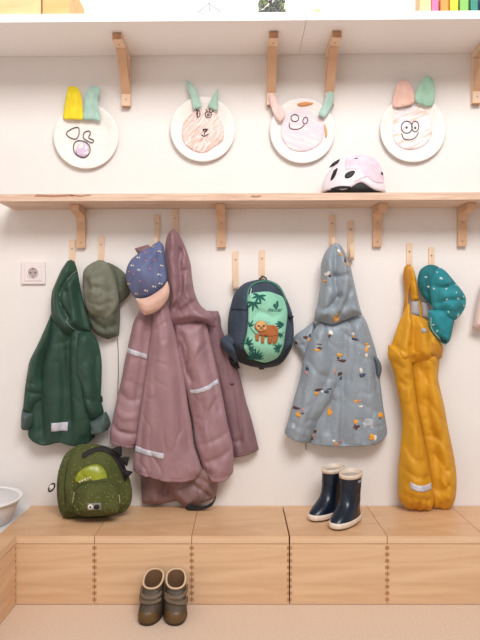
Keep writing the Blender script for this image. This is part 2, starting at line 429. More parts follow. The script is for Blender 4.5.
# ------------------------------------------------------------------ paper plates
M['plate'] = noisy('paper_plate', (238,230,226), (244,238,234), (30,30,30), .8)
M['ink'] = plain('black_marker', (38,30,36), .8)
def scribble(name, cols, scale, amt, rot=0.0):
    """chalk or pencil scribbles over paper"""
    m, nt, b = new_mat(name); b.inputs['Roughness'].default_value = .85; cur = None
    for i, (c, s, thr) in enumerate(cols):
        tc = N(nt, 'ShaderNodeTexCoord'); mp = N(nt, 'ShaderNodeMapping'); mp.vector_type = 'TEXTURE'; mp.inputs['Scale'].default_value = tuple(1/q for q in s)
        mp.inputs['Rotation'].default_value = (0, rot, 0); mp.inputs['Location'].default_value = (i*3.1, 0, i*1.7)
        nt.links.new(tc.outputs['Object'], mp.inputs['Vector'])
        n = N(nt, 'ShaderNodeTexNoise', Scale=1.0, Detail=5.0, Distortion=.5); nt.links.new(mp.outputs[0], n.inputs['Vector'])
        r = N(nt, 'ShaderNodeMapRange'); r.inputs[1].default_value = thr; r.inputs[2].default_value = thr+.14; r.inputs[4].default_value = amt
        nt.links.new(n.outputs['Fac'], r.inputs[0])
        mx = N(nt, 'ShaderNodeMix', data_type='RGBA'); nt.links.new(r.outputs[0], mx.inputs[0]); mx.inputs[7].default_value = s2l(c)
        if cur is None: mx.inputs[6].default_value = s2l((240,232,229))
        else: nt.links.new(cur, mx.inputs[6])
        cur = mx.outputs[2]
    nt.links.new(cur, b.inputs['Base Color']); return m
def plate(cx, cy, R, label, seed):
    t = thing('paper_plate', label, 'plate', P(cx, cy, 0), 'paper plate animal faces'); k = sc(.01); c = P(cx, cy, 0); n = 56
    prof = [(.02,.006),(.62,.006),(.70,.008),(.80,.013),(.96,.018),(1.0,.0175),(1.0,.0155),(.96,.0155),(.80,.0105),(.70,.003),(.62,.0),(.02,.0)]
    mb = Mb(); rg = []
    for f, y in prof: rg.append([(c.x+R*f*k*math.cos(2*math.pi*i/n), -y-(.0006*math.sin(i*2.3) if f > .75 else 0), c.z+R*f*k*math.sin(2*math.pi*i/n)) for i in range(n)])
    mb.rings(rg); mb.build('dish', M['plate'], t, True); return t
def disc_depth(cx, cy, R):
    def f(x, y):
        q = math.hypot(x-cx, y-cy)/R
        return .0065 if q < .62 else (.0065+(q-.62)/.34*.0125 if q < .96 else .019)
    return f
def flatpatch(name, outline, dep, mat, parent, off=.001, smooth=True, th=.0012, step=2.5):
    poly = [tuple(p) for p in (spline(outline, True, 1.6) if smooth else spline(outline, True, 1.6, range(len(outline))))]
    V, Fc = fill(poly, step); n = len(V); k = sc(.01)
    W = lambda e: [((x-240)*k, -(dep(x,y)+off-e), CZ+(320-y)*k) for x, y in V]
    rimc = {(a, b) for f in Fc for a, b in zip(f, f[1:]+f[:1])}
    rim = [(a, b, b+n, a+n) for (a, b) in rimc if (b, a) not in rimc]
    return Mb().add(W(0)+W(th), Fc+[tuple(i+n for i in f[::-1]) for f in Fc]+rim).build(name, mat, parent, True)
def ink(name, strokes, dep, parent, r=.0016, mat=None, off=.0025):
    mb = Mb(); k = sc(.01)
    for pts, closed in strokes:
        q = spline(pts, closed, .7); mb.tube([((x-240)*k, -(dep(x,y)+off), CZ+(320-y)*k) for x, y in q], r, 6, 0, closed)
    return mb.build(name, mat or M['ink'], parent, True)
def ell(cx, cy, rx, ry, n=12, a=0): return [(cx+rx*math.cos(2*math.pi*i/n)*math.cos(a)-ry*math.sin(2*math.pi*i/n)*math.sin(a), cy+rx*math.cos(2*math.pi*i/n)*math.sin(a)+ry*math.sin(2*math.pi*i/n)*math.cos(a)) for i in range(n)]
def paper(name, c, v=8): return noisy(name, tuple(max(0,x-v) for x in c), tuple(min(255,x+v) for x in c), (40,40,25), .75, 3)
# 1
t = plate(87,137.5,32.5,'paper plate with yellow and mint ears and drawn loops',1); dp = disc_depth(87,137.5,32.5)
T1 = lambda L: [(45+x/6, 80+y/6) for x, y in L]
ed = lambda x, y: .023 + max(0, 120-y)*.0003
flatpatch('ear', T1([(118,238),(122,180),(140,90),(150,55),(180,50),(210,65),(228,120),(232,180),(230,240),(175,242)]), ed, paper('yellow_paper',(238,214,40)), t, smooth=True)['label'] = 'yellow paper ear'
flatpatch('ear', T1([(235,240),(240,180),(245,110),(265,70),(300,50),(335,60),(342,85),(325,110),(325,170),(340,248),(290,245)]), ed, paper('mint_paper',(168,202,190)), t)['label'] = 'mint paper ear'
flatpatch('chalk_blush', T1([(190,400),(230,365),(262,400),(255,450),(215,462),(185,440)]), dp, scribble('lilac_scribble', [((214,190,222),(60,60,60),.36)], 1, .9), t, .001)
ink('drawn_face', [(T1([(200,285),(165,290),(128,318),(150,345),(185,352),(203,325)]),True),(T1([(262,305),(235,315),(230,345),(255,365),(282,376),(290,360),(262,345),(272,320)]),True),(T1([(190,365),(170,400),(185,445),(230,466),(265,440),(268,400),(240,370)]),True)], dp, t)
# 2
t = plate(203,130.5,32.5,'paper plate with mint ears and a face of rust red scribbles',2); dp = disc_depth(203,130.5,32.5)
T2 = lambda L: [(160+x/6, 75+y/6) for x, y in L]
mg = paper('green_paper',(172,206,192))
ed = lambda x, y: .019 + max(0, 108-y)*.0004
flatpatch('ear', T2([(150,38),(185,55),(225,105),(252,195),(200,212),(185,140)]), ed, mg, t, smooth=False); flatpatch('ear', T2([(353,82),(350,150),(348,222),(285,192),(320,130)]), ed, mg, t, smooth=False)
flatpatch('scribbled_face', T2([(150,265),(200,225),(260,205),(330,225),(375,290),(385,350),(370,400),(320,435),(265,468),(200,455),(145,410),(130,340)]), dp, scribble('rust_scribble', [((228,190,178),(40,40,260),.40),((190,108,84),(25,60,420),.53)], 1, .75, -.85), t, .0012)
ink('drawn_face', [(T2(ell(230,232,10,20)),True),(T2([(215,205),(225,225),(222,260)]),False),(T2(ell(290,238,18,18)),True),(T2(ell(290,238,6,6)),True),(T2([(275,205),(285,222)]),False),(T2([(298,200),(295,222)]),False),(T2([(322,212),(305,228)]),False),
  (T2([(255,325),(285,325),(268,345),(268,362)]),False),(T2([(248,358),(262,366),(275,364),(290,352)]),False),(T2(ell(270,331,12,5)),True)], dp, t, .0016)
# 3
t = plate(302,132,32.5,'paper plate smiling with one pink ear and one green ear, near the helmet',3); dp = disc_depth(302,132,32.5)
T3 = lambda L: [(260+x/5.647, 85+y/5.647) for x, y in L]
ed = lambda x, y: .026
flatpatch('ear', T3([(45,70),(75,60),(100,105),(140,165),(118,212),(90,195),(60,130)]), ed, paper('pink_paper',(232,202,196)), t)['label'] = 'pink paper ear'
flatpatch('ear', T3([(375,55),(395,42),(415,60),(408,120),(365,188),(328,172),(350,125)]), ed, paper('teal_paper',(170,200,190)), t)['label'] = 'grey green paper ear'
flatpatch('coloured_face', T3([(130,190),(200,140),(300,145),(355,200),(360,280),(330,340),(250,375),(170,360),(120,290)]), dp, scribble('pink_scribble', [((232,212,222),(12,12,90),.38),((212,212,230),(20,40,160),.5),((228,202,216),(14,40,200),.48)], 1, .7, .4), t, .0012)
flatpatch('orange_dash', T3([(210,110),(250,100),(300,106),(280,116),(230,122)]), dp, plain('orange_chalk',(218,150,96),.9), t, .0015)
flatpatch('orange_dash', T3([(360,220),(374,240),(380,280),(370,300),(366,260)]), dp, plain('orange_chalk2',(224,166,118),.9), t, .0015)
ink('drawn_face', [(T3(ell(197,186,22,20)),True),(T3(ell(256,200,13,20,a=.3)),True),(T3([(165,215),(170,242),(200,250),(230,243),(250,225)]),False)], dp, t)
# 4
t = plate(412,130.5,33,'paper plate with peach and green ears, grinning over orange scribbles',4); dp = disc_depth(412,130.5,33)
T4 = lambda L: [(370+x/5.647, 70+y/5.647) for x, y in L]
ed = lambda x, y: .024 + max(0, 105-y)*.0003
flatpatch('ear', T4([(130,215),(135,130),(150,85),(185,68),(220,85),(240,130),(240,195)]), ed, paper('peach_paper',(230,190,176)), t)['label'] = 'peach paper ear'
flatpatch('ear', T4([(250,185),(255,130),(285,70),(312,45),(345,65),(356,110),(345,208)]), ed, paper('sage_paper',(158,198,176)), t)['label'] = 'sage green paper ear'
flatpatch('coloured_face', T4([(150,220),(230,205),(310,225),(350,300),(345,380),(290,435),(200,448),(135,400),(130,300)]), dp, scribble('orange_scribble', [((228,222,240),(20,40,150),.42),((230,182,142),(16,60,120),.53)], 1, .7, -.4), t, .0012)
ink('drawn_face', [(T4(ell(208,322,31,34)),True),(T4(ell(256,318,20,30)),True),(T4(ell(207,324,4,4)),True),(T4(ell(256,326,4,4)),True),(T4([(180,358),(190,385),(220,394),(255,382),(275,352)]),False)], dp, t)

# ------------------------------------------------------------------ helmet
M['helmet'] = noisy('helmet_shell', (226,212,220), (234,224,230), (14,14,14), .3, 3)
M['helmet_pink'] = noisy('helmet_pink', (222,194,208), (232,212,222), (40,40,40), .35, 3)
zs = lz+lt+X(354,.09)*math.tan(math.radians(.22)) + .0004
t = thing('bike_helmet', 'small white and pale pink bicycle helmet on the wooden shelf', 'helmet', (X(354,.09), -.09, zs))
hc = Vector((X(354,.09), -.087, zs+.008)); hx, hy, hz = .1225, .080, .140
def hel(th, ph, f=1):                                 # th around, ph up
    e = .92
    x = math.cos(th)*math.cos(ph); y = math.sin(th)*math.cos(ph); z = math.sin(ph)
    zz = hz*f*z
    return Vector((hc.x + hx*f*x*(1 if x > 0 else 1.04), hc.y + hy*f*y, hc.z + zz))
def rimphi(th):
    x = math.cos(th)
    return .03 + .22*math.exp(-((x-.12)/.30)**2) + (.03 if x < -.5 else 0)
n, m = 64, 22; rg = []
for j in range(m):
    rg.append([hel(2*math.pi*i/n, rimphi(2*math.pi*i/n) + (math.pi/2*.995-rimphi(2*math.pi*i/n))*j/(m-1)) for i in range(n)])
inner = [[hel(2*math.pi*i/n, rimphi(2*math.pi*i/n)-.0, .93) for i in range(n)]]
Mb().rings(inner+rg, capa=False).build('shell', M['helmet'], t, True)
rg = [[hel(2*math.pi*i/n, -.04 + (math.pi/2+.03)*j/10, .93) for i in range(n)] for j in range(11)]
Mb().rings(rg).build('liner', M['black'], t, True)
def hsurf(px, py):
    k = sc(.10); x = (px-240)*k; z = CZ+(320-py)*k
    u = (x-hc.x)/hx; v = (z-hc.z)/hz; q = 1-u*u-v*v
    return (-hc.y + hy*math.sqrt(max(q, .02)))
def hpatch(name, L, mat, off=.002):
    poly = [(310+x/5.333, 140+y/5.333) for x, y in L]; poly = [tuple(p) for p in spline(poly, True, 1)]
    V, Fc = fill(poly, 1.2); nn = len(V); k = sc(.10)
    W = lambda e: [((x-240)*k, -(hsurf(x,y)+off-e), CZ+(320-y)*k) for x, y in V]
    rimc = {(a, b) for f in Fc for a, b in zip(f, f[1:]+f[:1])}; rim = [(a, b, b+nn, a+nn) for (a, b) in rimc if (b, a) not in rimc]
    Mb().add(W(0)+W(off+.004), Fc+[tuple(i+nn for i in f[::-1]) for f in Fc]+rim).build(name, mat, t, True)
hpatch('pink_panel', [(190,100),(240,78),(320,85),(370,130),(392,190),(385,235),(330,240),(290,215),(240,235),(215,240),(235,200),(225,170),(180,170)], M['helmet_pink'], .0012)
for L in ([(104,146),(122,122),(158,102),(154,116),(132,134)], [(94,225),(110,184),(140,158),(130,196),(112,224)], [(172,215),(180,195),(210,182),(226,188),(210,212),(185,222)], [(232,102),(245,95),(258,95),(246,104)], [(378,172),(385,170),(391,186),(383,186)]):
    hpatch('vent', L, M['black'], .0034)
hpatch('chin_strap', [(85,275),(140,262),(200,268),(200,276),(85,278)], M['black'], .003)

# ------------------------------------------------------------------ objects on the top shelf
def ustop(px): return uz + ut + X(px,.2)*math.tan(math.radians(.45)) + .0012
M['crate'] = noisy('crate_wood', (236,196,140), (246,214,162), (4,20,20), .5, 5)
M['crate2'] = noisy('crate_wood_dark', (232,184,120), (240,198,138), (4,20,20), .5, 5)
def crate(x0, x1, mat, lab):
    z = ustop((x0+x1)/2) + .002; a, b2 = X(x0,.26), X(x1,.26)
    t = thing('wooden_crate', lab, 'crate', ((a+b2)/2, -.16, z), 'wooden crates on the top shelf')
    mb = Mb(); y0, y1, hh, th = -.262, -.05, .13, .010
    mb.box(a,b2,y0,y0+th,z,z+hh); mb.box(a,b2,y1-th,y1,z,z+hh); mb.box(a,a+th,y0+th,y1-th,z,z+hh); mb.box(b2-th,b2,y0+th,y1-th,z,z+hh); mb.box(a+th,b2-th,y0+th,y1-th,z,z+th)
    mb.build('box_walls', mat, t); Mb().box(a, a+.004, y0-.0012, y0, z, z+hh).build('corner_edge', M['endgrain'], t)
crate(-28, 41, M['crate'], 'pale wooden crate at the upper left corner'); crate(42, 69.5, M['crate2'], 'small darker wooden crate beside the pale crate, upper left')
# wire frame
z = ustop(208)+.001; t = thing('wire_stand', 'thin grey wire stand shaped like a tent on the top shelf', 'wire stand', (X(209,.2),-.15,z))
mb = Mb()
for y in (-.24,-.08): mb.tube([(X(192,.24),y,z+.0015),(X(209,.24),y,z+.055),(X(228,.24),y,z+.0015)], .0012, 6)
mb.tube([(X(209,.24),-.24,z+.055),(X(209,.24),-.08,z+.055)], .0012, 6); mb.tube([(X(192,.24),-.24,z+.0015),(X(192,.24),-.08,z+.0015)], .0012, 6); mb.tube([(X(228,.24),-.24,z+.0015),(X(228,.24),-.08,z+.0015)], .0012, 6)
mb.build('wire_frame', plain('grey_wire',(150,148,160),.4,.6), t)
# moss jar
z = ustop(272)+.001; cx = X(272,.2); t = thing('moss_jar', 'clear glass box of dark green moss on the top shelf', 'jar', (cx,-.2,z))
gl = plain('clear_glass',(245,250,250),.05); gl.node_tree.nodes['Principled BSDF'].inputs['Alpha'].default_value = .04
mb = Mb(); w = .056
mb.box(cx-w,cx+w,-.255,-.2535,z,z+.12); mb.box(cx-w,cx+w,-.1465,-.145,z,z+.12); mb.box(cx-w,cx-w+.0015,-.2535,-.1465,z,z+.12); mb.box(cx+w-.0015,cx+w,-.2535,-.1465,z,z+.12); mb.box(cx-w,cx+w,-.2535,-.1465,z,z+.0015)
mb.build('glass_box', gl, t)
mb = Mb(); rnd = random.Random(3)
for i in range(130):
    p = Vector((cx+rnd.uniform(-.046,.046), -rnd.uniform(.158,.243), z+.008+rnd.uniform(0,.1))); r = rnd.uniform(.006,.011)
    bm = bmesh.new(); bmesh.ops.create_icosphere(bm, subdivisions=1, radius=r)
    V = [p+v.co*(1+.4*noise.noise(v.co*200+p*50)) for v in bm.verts]; bm.verts.ensure_lookup_table(); mb.add(V, [[v.index for v in f.verts] for f in bm.faces], rnd.choice((0,0,1,2))); bm.free()
mb.build('moss', [plain('moss_dark',(52,66,36),.9), plain('moss_green',(118,140,52),.9), plain('moss_brown',(60,44,36),.9)], t)
# white tray
z = ustop(350)+.001; t = thing('flat_white_box', 'flat white box with wooden corners on the top shelf', 'box', (X(350,.24),-.2,z))
a, b2 = X(320,.25), X(386,.25)
Mb().box(a,b2,-.262,-.1,z,z+.018,bev=.002).build('box_body', M['white'], t)
k2 = Mb(); k2.box(a-.018,a+.004,-.255,-.235,z,z+.022,bev=.004); k2.build('wooden_corner', M['crate2'], t)
k2 = Mb(); k2.box(b2-.002,b2+.01,-.255,-.235,z,z+.016,bev=.004); k2.build('wooden_corner', M['crate2'], t)
Mb().box(a+.01,b2-.01,-.24,-.12,z+.018,z+.0195).build('lid_sheet', M['socket'], t)
# coloured blocks in a wooden holder
z = ustop(450)+.001; t = thing('block_holder', 'pale wooden holder of the coloured blocks, top right corner', 'toy holder', (X(455,.26),-.24,z))
Mb().box(X(419,.26),X(430.5,.26),-.268,-.21,z,z+.09,bev=.002).build('end_block', M['crate'], t)
Mb().box(X(431,.26),X(500,.26),-.262,-.21,z,z+.004,bev=.001).build('base_board', plain('walnut',(96,62,44),.6), t)
Mb().box(X(431,.26),X(500,.26),-.222,-.21,z+.004,z+.03,bev=.001).build('back_rail', plain('walnut2',(84,54,40),.6), t)
for x0, x1, c, nm in ((431.5,438.5,(226,112,164),'pink'),(440.5,448.5,(244,146,54),'orange'),(450,458,(244,222,30),'yellow'),(460,468.5,(128,190,84),'green'),(470.5,478,(28,134,112),'teal'),(480,487,(40,90,150),'blue')):
    dz = .004 + max(0,(x0-449))*.00045
    o = Mb().box(X(x0,.26),X(x1,.26),-.261,-.226,z+.0045,z+.06,bev=.0025).build('toy_block', plain(nm+'_paint', c, .5), base=(X(x0+4,.26),-.243,z+.0045))
    tag(o, nm+' wooden block standing in the row at the top right', 'block', 'coloured blocks on the top shelf')

# ------------------------------------------------------------------ clothes on the hooks
R0 = .06
def Tz(ox, oy, s):
    return lambda L: [(ox+x/s, oy+y/s) for x, y in L]
# ---- green raincoat
a = Tz(15,250,4.3636); b = Tz(15,345,4.3636)
G = fabric('green_rain_fabric', (33,66,52), 4, .6, .35); G2 = fabric('green_hood_lining', (26,56,44), 4, .5, .35); GC = fabric('cuff_lining', (70,88,84), 5, .6, .3)
PIPE = plain('grey_piping', (136,152,148), .5)
t = thing('green_raincoat', 'dark green hooded child raincoat hanging above the dinosaur backpack', 'coat', P(62,270,0), 'childrens raincoats on the hooks')
body = Cloth([(53,303),(50,318),(44,331),(38,346),(33,366),(31,384),(29,402),(28,420),(28.8,430),(31,436.5),(40,442.5),(49.4,444),(61,441),(74.6,444.5),(88.4,442.4),(95,436.7),(97,420),(97,395),(96,370),(95,350),(91,331),(84,312),(70,300)],
  .012, .05, 14, [([(64,335),(60,380),(58,425)], .010, 5),([(71,330),(70,370),(72,420)], -.014, 3),([(80,345),(84,385),(88,430)], .012, 6),([(50,335),(42,370),(44,430)],-.012,3.5),([(62,340),(66,400),(64,436)],-.006,3),([(56,340),(52,380),(54,430)],.006,3),([(76,360),(78,410),(80,440)],.006,3),([(40,410),(44,440)],-.004,3),([(66,333),(68,350)],-.006,2)],
  .003, (.05,.012), 2, seed=1, hem=[(28.8,430),(31,436.5),(40,442.5),(49.4,444),(61,441),(74.6,444.5),(88.4,442.4),(95,436.7)]); body.body(G)
body.line([(30,433),(40,438.6),(50,440),(61,437.4),(74,440.5),(87,438.6),(94,433)], .0008, G2, .0005)
body.build('coat_body', t)
ls = Cloth([(52,312),(46,326),(38,344),(30,360),(27.5,372),(25.3,386),(23.6,402),(22.5,412),(32,416),(35,408),(43,398),(45.5,388),(42.5,375),(44,360),(52,340)], .025, .045, 8,
  [([(48,330),(38,355),(34,385)],.010,5),([(26,388),(34,392),(43,394)],-.008,2.5),([(25,372),(33,382)],-.006,2.5)], .003, (.06,.03), seed=2); ls.body(G).build('sleeve', t)
rs = Cloth([(78,331),(90.7,331),(97,340),(100,350),(101.7,363),(101.5,382),(101,398),(104,412),(98,420),(90,421),(84,408),(76,392),(71,375),(71,356),(74,342)], .03, .045, 9,
  [([(84,338),(84,365),(92,405)],.012,6),([(73,350),(75,375),(84,395)],-.006,2.5),([(98,355),(97,375),(99,395)],-.008,3),([(90,398),(101,404)],-.006,2)], .003, (.06,.02), seed=3); rs.body(G).build('sleeve', t)
for L in ([(22.5,409),(26,411),(32,412.5),(33.5,414),(32,423),(29.5,430),(25,428.5),(20.8,425),(21.2,416)], [(89,421.5),(96,418),(106,411.3),(109,417),(111,424),(108,430),(101,432),(94,433),(90,429.5)]):
    c = Cloth(L, .028, .05, 5, [], .001, seed=4, hem=([(21,425),(25,428.5),(29.5,430)] if L[0][0] < 60 else [(90,429.5),(94,433),(101,432),(108,430)])); c.body(GC); c.build('cuff', t)['label'] = 'turned up grey cuff'
Cloth([(101,395),(102.6,397),(102.8,402),(100.8,402)], .04,.02,2,[],0,seed=1).body(plain('black_snap',(30,36,34),.5)).build('cuff_tab', t)
hd = Cloth([(67.5,261),(71,259.6),(74.5,261.5),(77.4,270.6),(80.4,286.7),(84,303),(89.5,322),(91,331.5),(84,330.5),(78,331.5),(74,335.5),(69,335.5),(63,331),(57,327),(52,318),(51,305),(52,292),(55,284),(61,270.6)], .03, .055, 9,
  [([(66,266),(60,285),(58,310),(66,328)], .010, 5),([(77,273),(69,281),(62.5,294),(62.5,303),(67,312),(71,318)], -.010, 2.4),([(74,275),(72,295),(77,320)], .008, 4.5),([(54,290),(55,308),(60,322)],-.007,2.5),([(80,292),(83,315),(88,328)],-.006,3),([(69,292),(72,310)],-.008,3)],
  .003, (.06,.03), 1.7, seed=5, fg=1.5); hd.body(G).build('hood', t)
hd.linepart('piping', [(77,271),(69,280.5),(62.5,293),(62.3,303),(66.6,311),(70,316.5),(69.6,321),(73,326.5),(77.6,331)], .0011, PIPE, t, .0006)
rl = body.part('reflective_label', [(55.3,421),(69.6,421),(69.8,429.6),(55.1,429.6)], M['reflect'], t, .002, False)

# ---- khaki sun hat
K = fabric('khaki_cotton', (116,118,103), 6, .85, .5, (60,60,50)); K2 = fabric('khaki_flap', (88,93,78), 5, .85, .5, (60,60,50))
t = thing('khaki_sun_hat', 'khaki green cotton sun hat with neck flap beside the green raincoat', 'hat', P(103,262,0), 'sun hats and caps on the hooks')
c = Cloth([(89,305),(86,315),(89.4,323),(96,334),(108,339.5),(119,335.5),(120,320),(120,304),(129.5,294),(130,281),(122,270.5),(111,263.5),(104,262),(98,290)], .01, .05, 9,
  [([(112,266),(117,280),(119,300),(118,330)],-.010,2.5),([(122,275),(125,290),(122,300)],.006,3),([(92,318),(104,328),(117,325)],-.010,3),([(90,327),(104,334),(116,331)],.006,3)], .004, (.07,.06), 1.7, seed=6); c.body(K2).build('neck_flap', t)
c2 = Cloth([(82.7,280),(84,270),(89.4,264.5),(95,261.5),(100,260),(105,261.5),(110,266),(115,278),(118,291),(118.5,303),(114,313),(108,320),(102,318.5),(92,315),(87,309),(84,298)], .03, .075, 16,
  [([(100,264),(108,278),(112,300),(109,315)],-.006,2),([(86,290),(98,288),(108,292)],-.005,2.5),([(90,302),(101,306),(111,302)],-.005,2.5),([(97,270),(100,280)],-.005,2.5),([(92,276),(97,296)],.004,4)], .005, (.09,.09), 1.7, seed=7); c2.body(K).build('hat_crown', t)
mb = Mb(); mb.tube([P(117,333,.05),P(118.2,352,.045),P(118.3,375,.04),P(117.6,396,.035),P(118.6,401,.035)], .0018, 6); mb.build('chin_cord', K2, t, True)

# ---- mauve raincoat, coat behind, trousers behind
a = Tz(105,300,3); b = Tz(150,225,4.174); c5 = Tz(105,400,3)
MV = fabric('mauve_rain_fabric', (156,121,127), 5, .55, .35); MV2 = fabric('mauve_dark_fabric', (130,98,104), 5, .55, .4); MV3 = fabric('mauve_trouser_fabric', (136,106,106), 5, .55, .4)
t = thing('mauve_coat', 'darker mauve coat half hidden behind the mauve raincoat, its side hanging beside the sloth backpack', 'coat', P(212,312,0))
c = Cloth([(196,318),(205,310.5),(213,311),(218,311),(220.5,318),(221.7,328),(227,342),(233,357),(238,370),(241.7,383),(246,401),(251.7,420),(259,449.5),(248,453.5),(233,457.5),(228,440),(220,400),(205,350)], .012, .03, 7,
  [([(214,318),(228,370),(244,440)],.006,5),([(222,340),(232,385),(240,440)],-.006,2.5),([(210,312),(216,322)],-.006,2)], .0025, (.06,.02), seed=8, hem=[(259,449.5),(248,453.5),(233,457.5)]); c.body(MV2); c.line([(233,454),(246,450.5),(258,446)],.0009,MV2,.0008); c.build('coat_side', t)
Cloth([(210,316),(213.5,315),(216,327),(213.5,329),(211,325)], .035,.02,3,[],0,seed=1).body(MV2).build('collar_tab', t)
for q in ((232,384),(229.5,396)):
    Cloth([(q[0]-3,q[1]-.5),(q[0]+2,q[1]-1),(q[0]+2.5,q[1]+.8),(q[0]-3,q[1]+1)], .038,.006,2,[],0,seed=1).body(plain('plum',(84,56,62),.6)).build('snap_flap', t)
t = thing('mauve_rain_trousers', 'dusty mauve rain trousers behind the raincoat with a black foot strap touching the bench', 'trousers', P(180,480,0))
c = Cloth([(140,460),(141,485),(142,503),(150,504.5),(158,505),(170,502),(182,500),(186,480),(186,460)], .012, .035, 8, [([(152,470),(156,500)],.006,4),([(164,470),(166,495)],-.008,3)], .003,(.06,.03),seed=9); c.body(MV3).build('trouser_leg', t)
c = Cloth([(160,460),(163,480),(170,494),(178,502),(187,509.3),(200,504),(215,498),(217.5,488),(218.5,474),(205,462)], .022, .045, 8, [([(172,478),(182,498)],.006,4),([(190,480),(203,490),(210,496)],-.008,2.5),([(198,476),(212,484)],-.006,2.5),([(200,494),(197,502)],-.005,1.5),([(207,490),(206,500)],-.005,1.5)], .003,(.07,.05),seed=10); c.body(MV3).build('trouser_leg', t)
mb = Mb(); q = spline([(187,507),(193,508.5),(204,508),(212,504),(216,497)], False, 1.5)
mb.rings([[P(x, y-2.0, .075), P(x, y+1.6, .075), P(x, y+1.6, .070), P(x, y-2.0, .070)] for x, y in q]); mb.build('foot_strap', M['blackrubber'], t)
Cloth([(186,502),(192,503),(196,508),(192,511),(186,509)], .045,.02,3,[],0,seed=1).body(M['blackrubber']).build('strap_clip', t)

t = thing('mauve_raincoat', 'long mauve hooded raincoat with reflective strips hanging in the middle left', 'coat', P(176,235,0), 'childrens raincoats on the hooks')
ls = Cloth([(146,302),(140,310),(133.3,323),(130,337),(126.7,352),(124,365),(121.7,378),(118,394),(115,407),(112.5,420),(110,433),(110,442),(120,445.5),(133.3,448),(139,440),(143,410),(148,380),(152,350),(155,320)], .04, .045, 9,
  [([(140,322),(133,350),(126,385)],.010,6),([(113,424),(122,431),(135,433)],-.008,2.5),([(116,408),(126,416),(137,415)],.006,3),([(146,330),(143,360),(136,400)],-.006,3),([(120,392),(132,400),(140,398)],-.005,3)], .003,(.06,.03),seed=11, hem=[(110,442),(120,445.5),(133.3,448)]); ls.body(MV)
ls.line([(111,437),(122,441),(135,443)],.0009,MV,.0008); ls.build('sleeve', t)
rs = Cloth([(174,322),(190,321),(206,320),(209,335),(213,352),(218,373),(221,388),(223.5,401),(227,420),(231,437),(233,447),(233.5,460),(233,472),(230,476),(226.7,479),(219,480.5),(211.7,479.5),(207,473),(201.7,465),(198,454),(195,443),(193,425),(189,405),(184,385),(180,365),(176,345)], .045, .05, 10,
  [([(190,330),(198,365),(205,385),(214,440)],.010,7),([(181,345),(186,370),(192,380)],-.010,3),([(200,345),(193,363),(187,372)],.006,2.5),([(204,330),(212,372),(219,410)],-.006,3),([(198,445),(212,440),(228,432)],-.005,3),([(203,462),(216,458),(230,450)],-.006,3),([(196,440),(205,462),(220,470)],.006,4),([(183,335),(188,350),(186,366)],-.006,2),([(205,345),(196,358),(190,372)],-.005,2),([(216,400),(208,420),(212,440)],-.004,2.5),([(204,400),(202,430)],-.004,3)], .0035,(.055,.03),seed=12, hem=[(230,476),(226.7,479),(219,480.5),(211.7,479.5),(207,473)]); rs.body(MV)
rs.line([(205,470),(214,474.5),(225,473.5),(232,468)],.0009,MV,.0008); rs.build('sleeve', t)
fr = Cloth([(160,296),(154,310),(152,325),(149.5,345),(147,365),(144,385),(141,405),(138,425),(135.5,445),(133.6,460),(133,470),(143,473.5),(155,476),(167,478.3),(178.3,479.3),(190,479),(197,477),(201,472),(201.5,468),(197.5,455),(193.5,443),(191.5,425),(188,405),(184,375),(179,350),(174,327),(168,303)], .055, .055, 12,
  [([(163,310),(166,360),(168,420),(170,475)],.012,12),([(150,350),(146,400),(140,460)],-.004,4),([(176,350),(183,400),(190,450)],-.005,5),([(158,330),(156,400)],-.003,5),([(171,320),(178,370),(183,430)],-.003,3),([(160,310),(165,340)],-.005,2.5),([(150,455),(152,474)],-.003,3),([(175,460),(177,478)],-.003,3)], .0025,(.04,.008),seed=13, hem=[(133,470),(143,473.5),(155,476),(167,478.3),(178.3,479.3),(190,479),(197,477)]); fr.body(MV)
fr.line([(134.5,466.5),(155,472),(178,475),(192,474.5),(198,471)],.0009,MV,.0008); fr.build('coat_front', t)
hd = Cloth([(171,230.5),(174,229.3),(177.5,232),(181,237.5),(186,249),(189,258),(191,266),(192,276),(194.4,291),(199,303),(205,309.5),(211,314),(214,320),(213,328),(208,324),(200,322.5),(190.8,323.5),(182,325),(174,325),(169,319),(169.5,305),(168,290),(165.6,273),(164.9,255),(165.5,243),(168,234)], .05, .06, 10,
  [([(174,236),(172,258),(174,285),(171,305)],.012,5),([(181,250),(180,270),(182,290),(176,308)],-.012,3),([(186,262),(187,280),(190,300),(204,318)],.010,4),([(175,302),(182,295),(187,283)],.007,2.2),([(180,312),(190,305),(196,300)],-.007,2.2),([(176,318),(192,316),(208,321)],.006,2.2),([(184,272),(191,268)],-.006,2)], .004,(.07,.05),1.6,seed=14, fg=1.5); hd.body(MV2 if False else fabric('mauve_hood_fabric',(142,107,114),5,.45,.4)); hd.build('hood', t)
rs.part('reflective_strip', [(190,389.5),(199,388),(209,384),(217.7,378.6),(219,383.2),(210,388.6),(200,392),(191.5,393.4)], M['reflect'], t, .002, False)
ls.part('reflective_strip', [(127.7,347.3),(137,350),(147.7,354.2),(147.6,359),(137,355.5),(126.7,352)], M['reflect'], t, .002, False)
fr.part('reflective_strip', [(135.7,445.5),(150,448.5),(165.7,450.6),(165.2,456.2),(149,454),(135.2,450.8)], M['reflect'], t, .002, False)

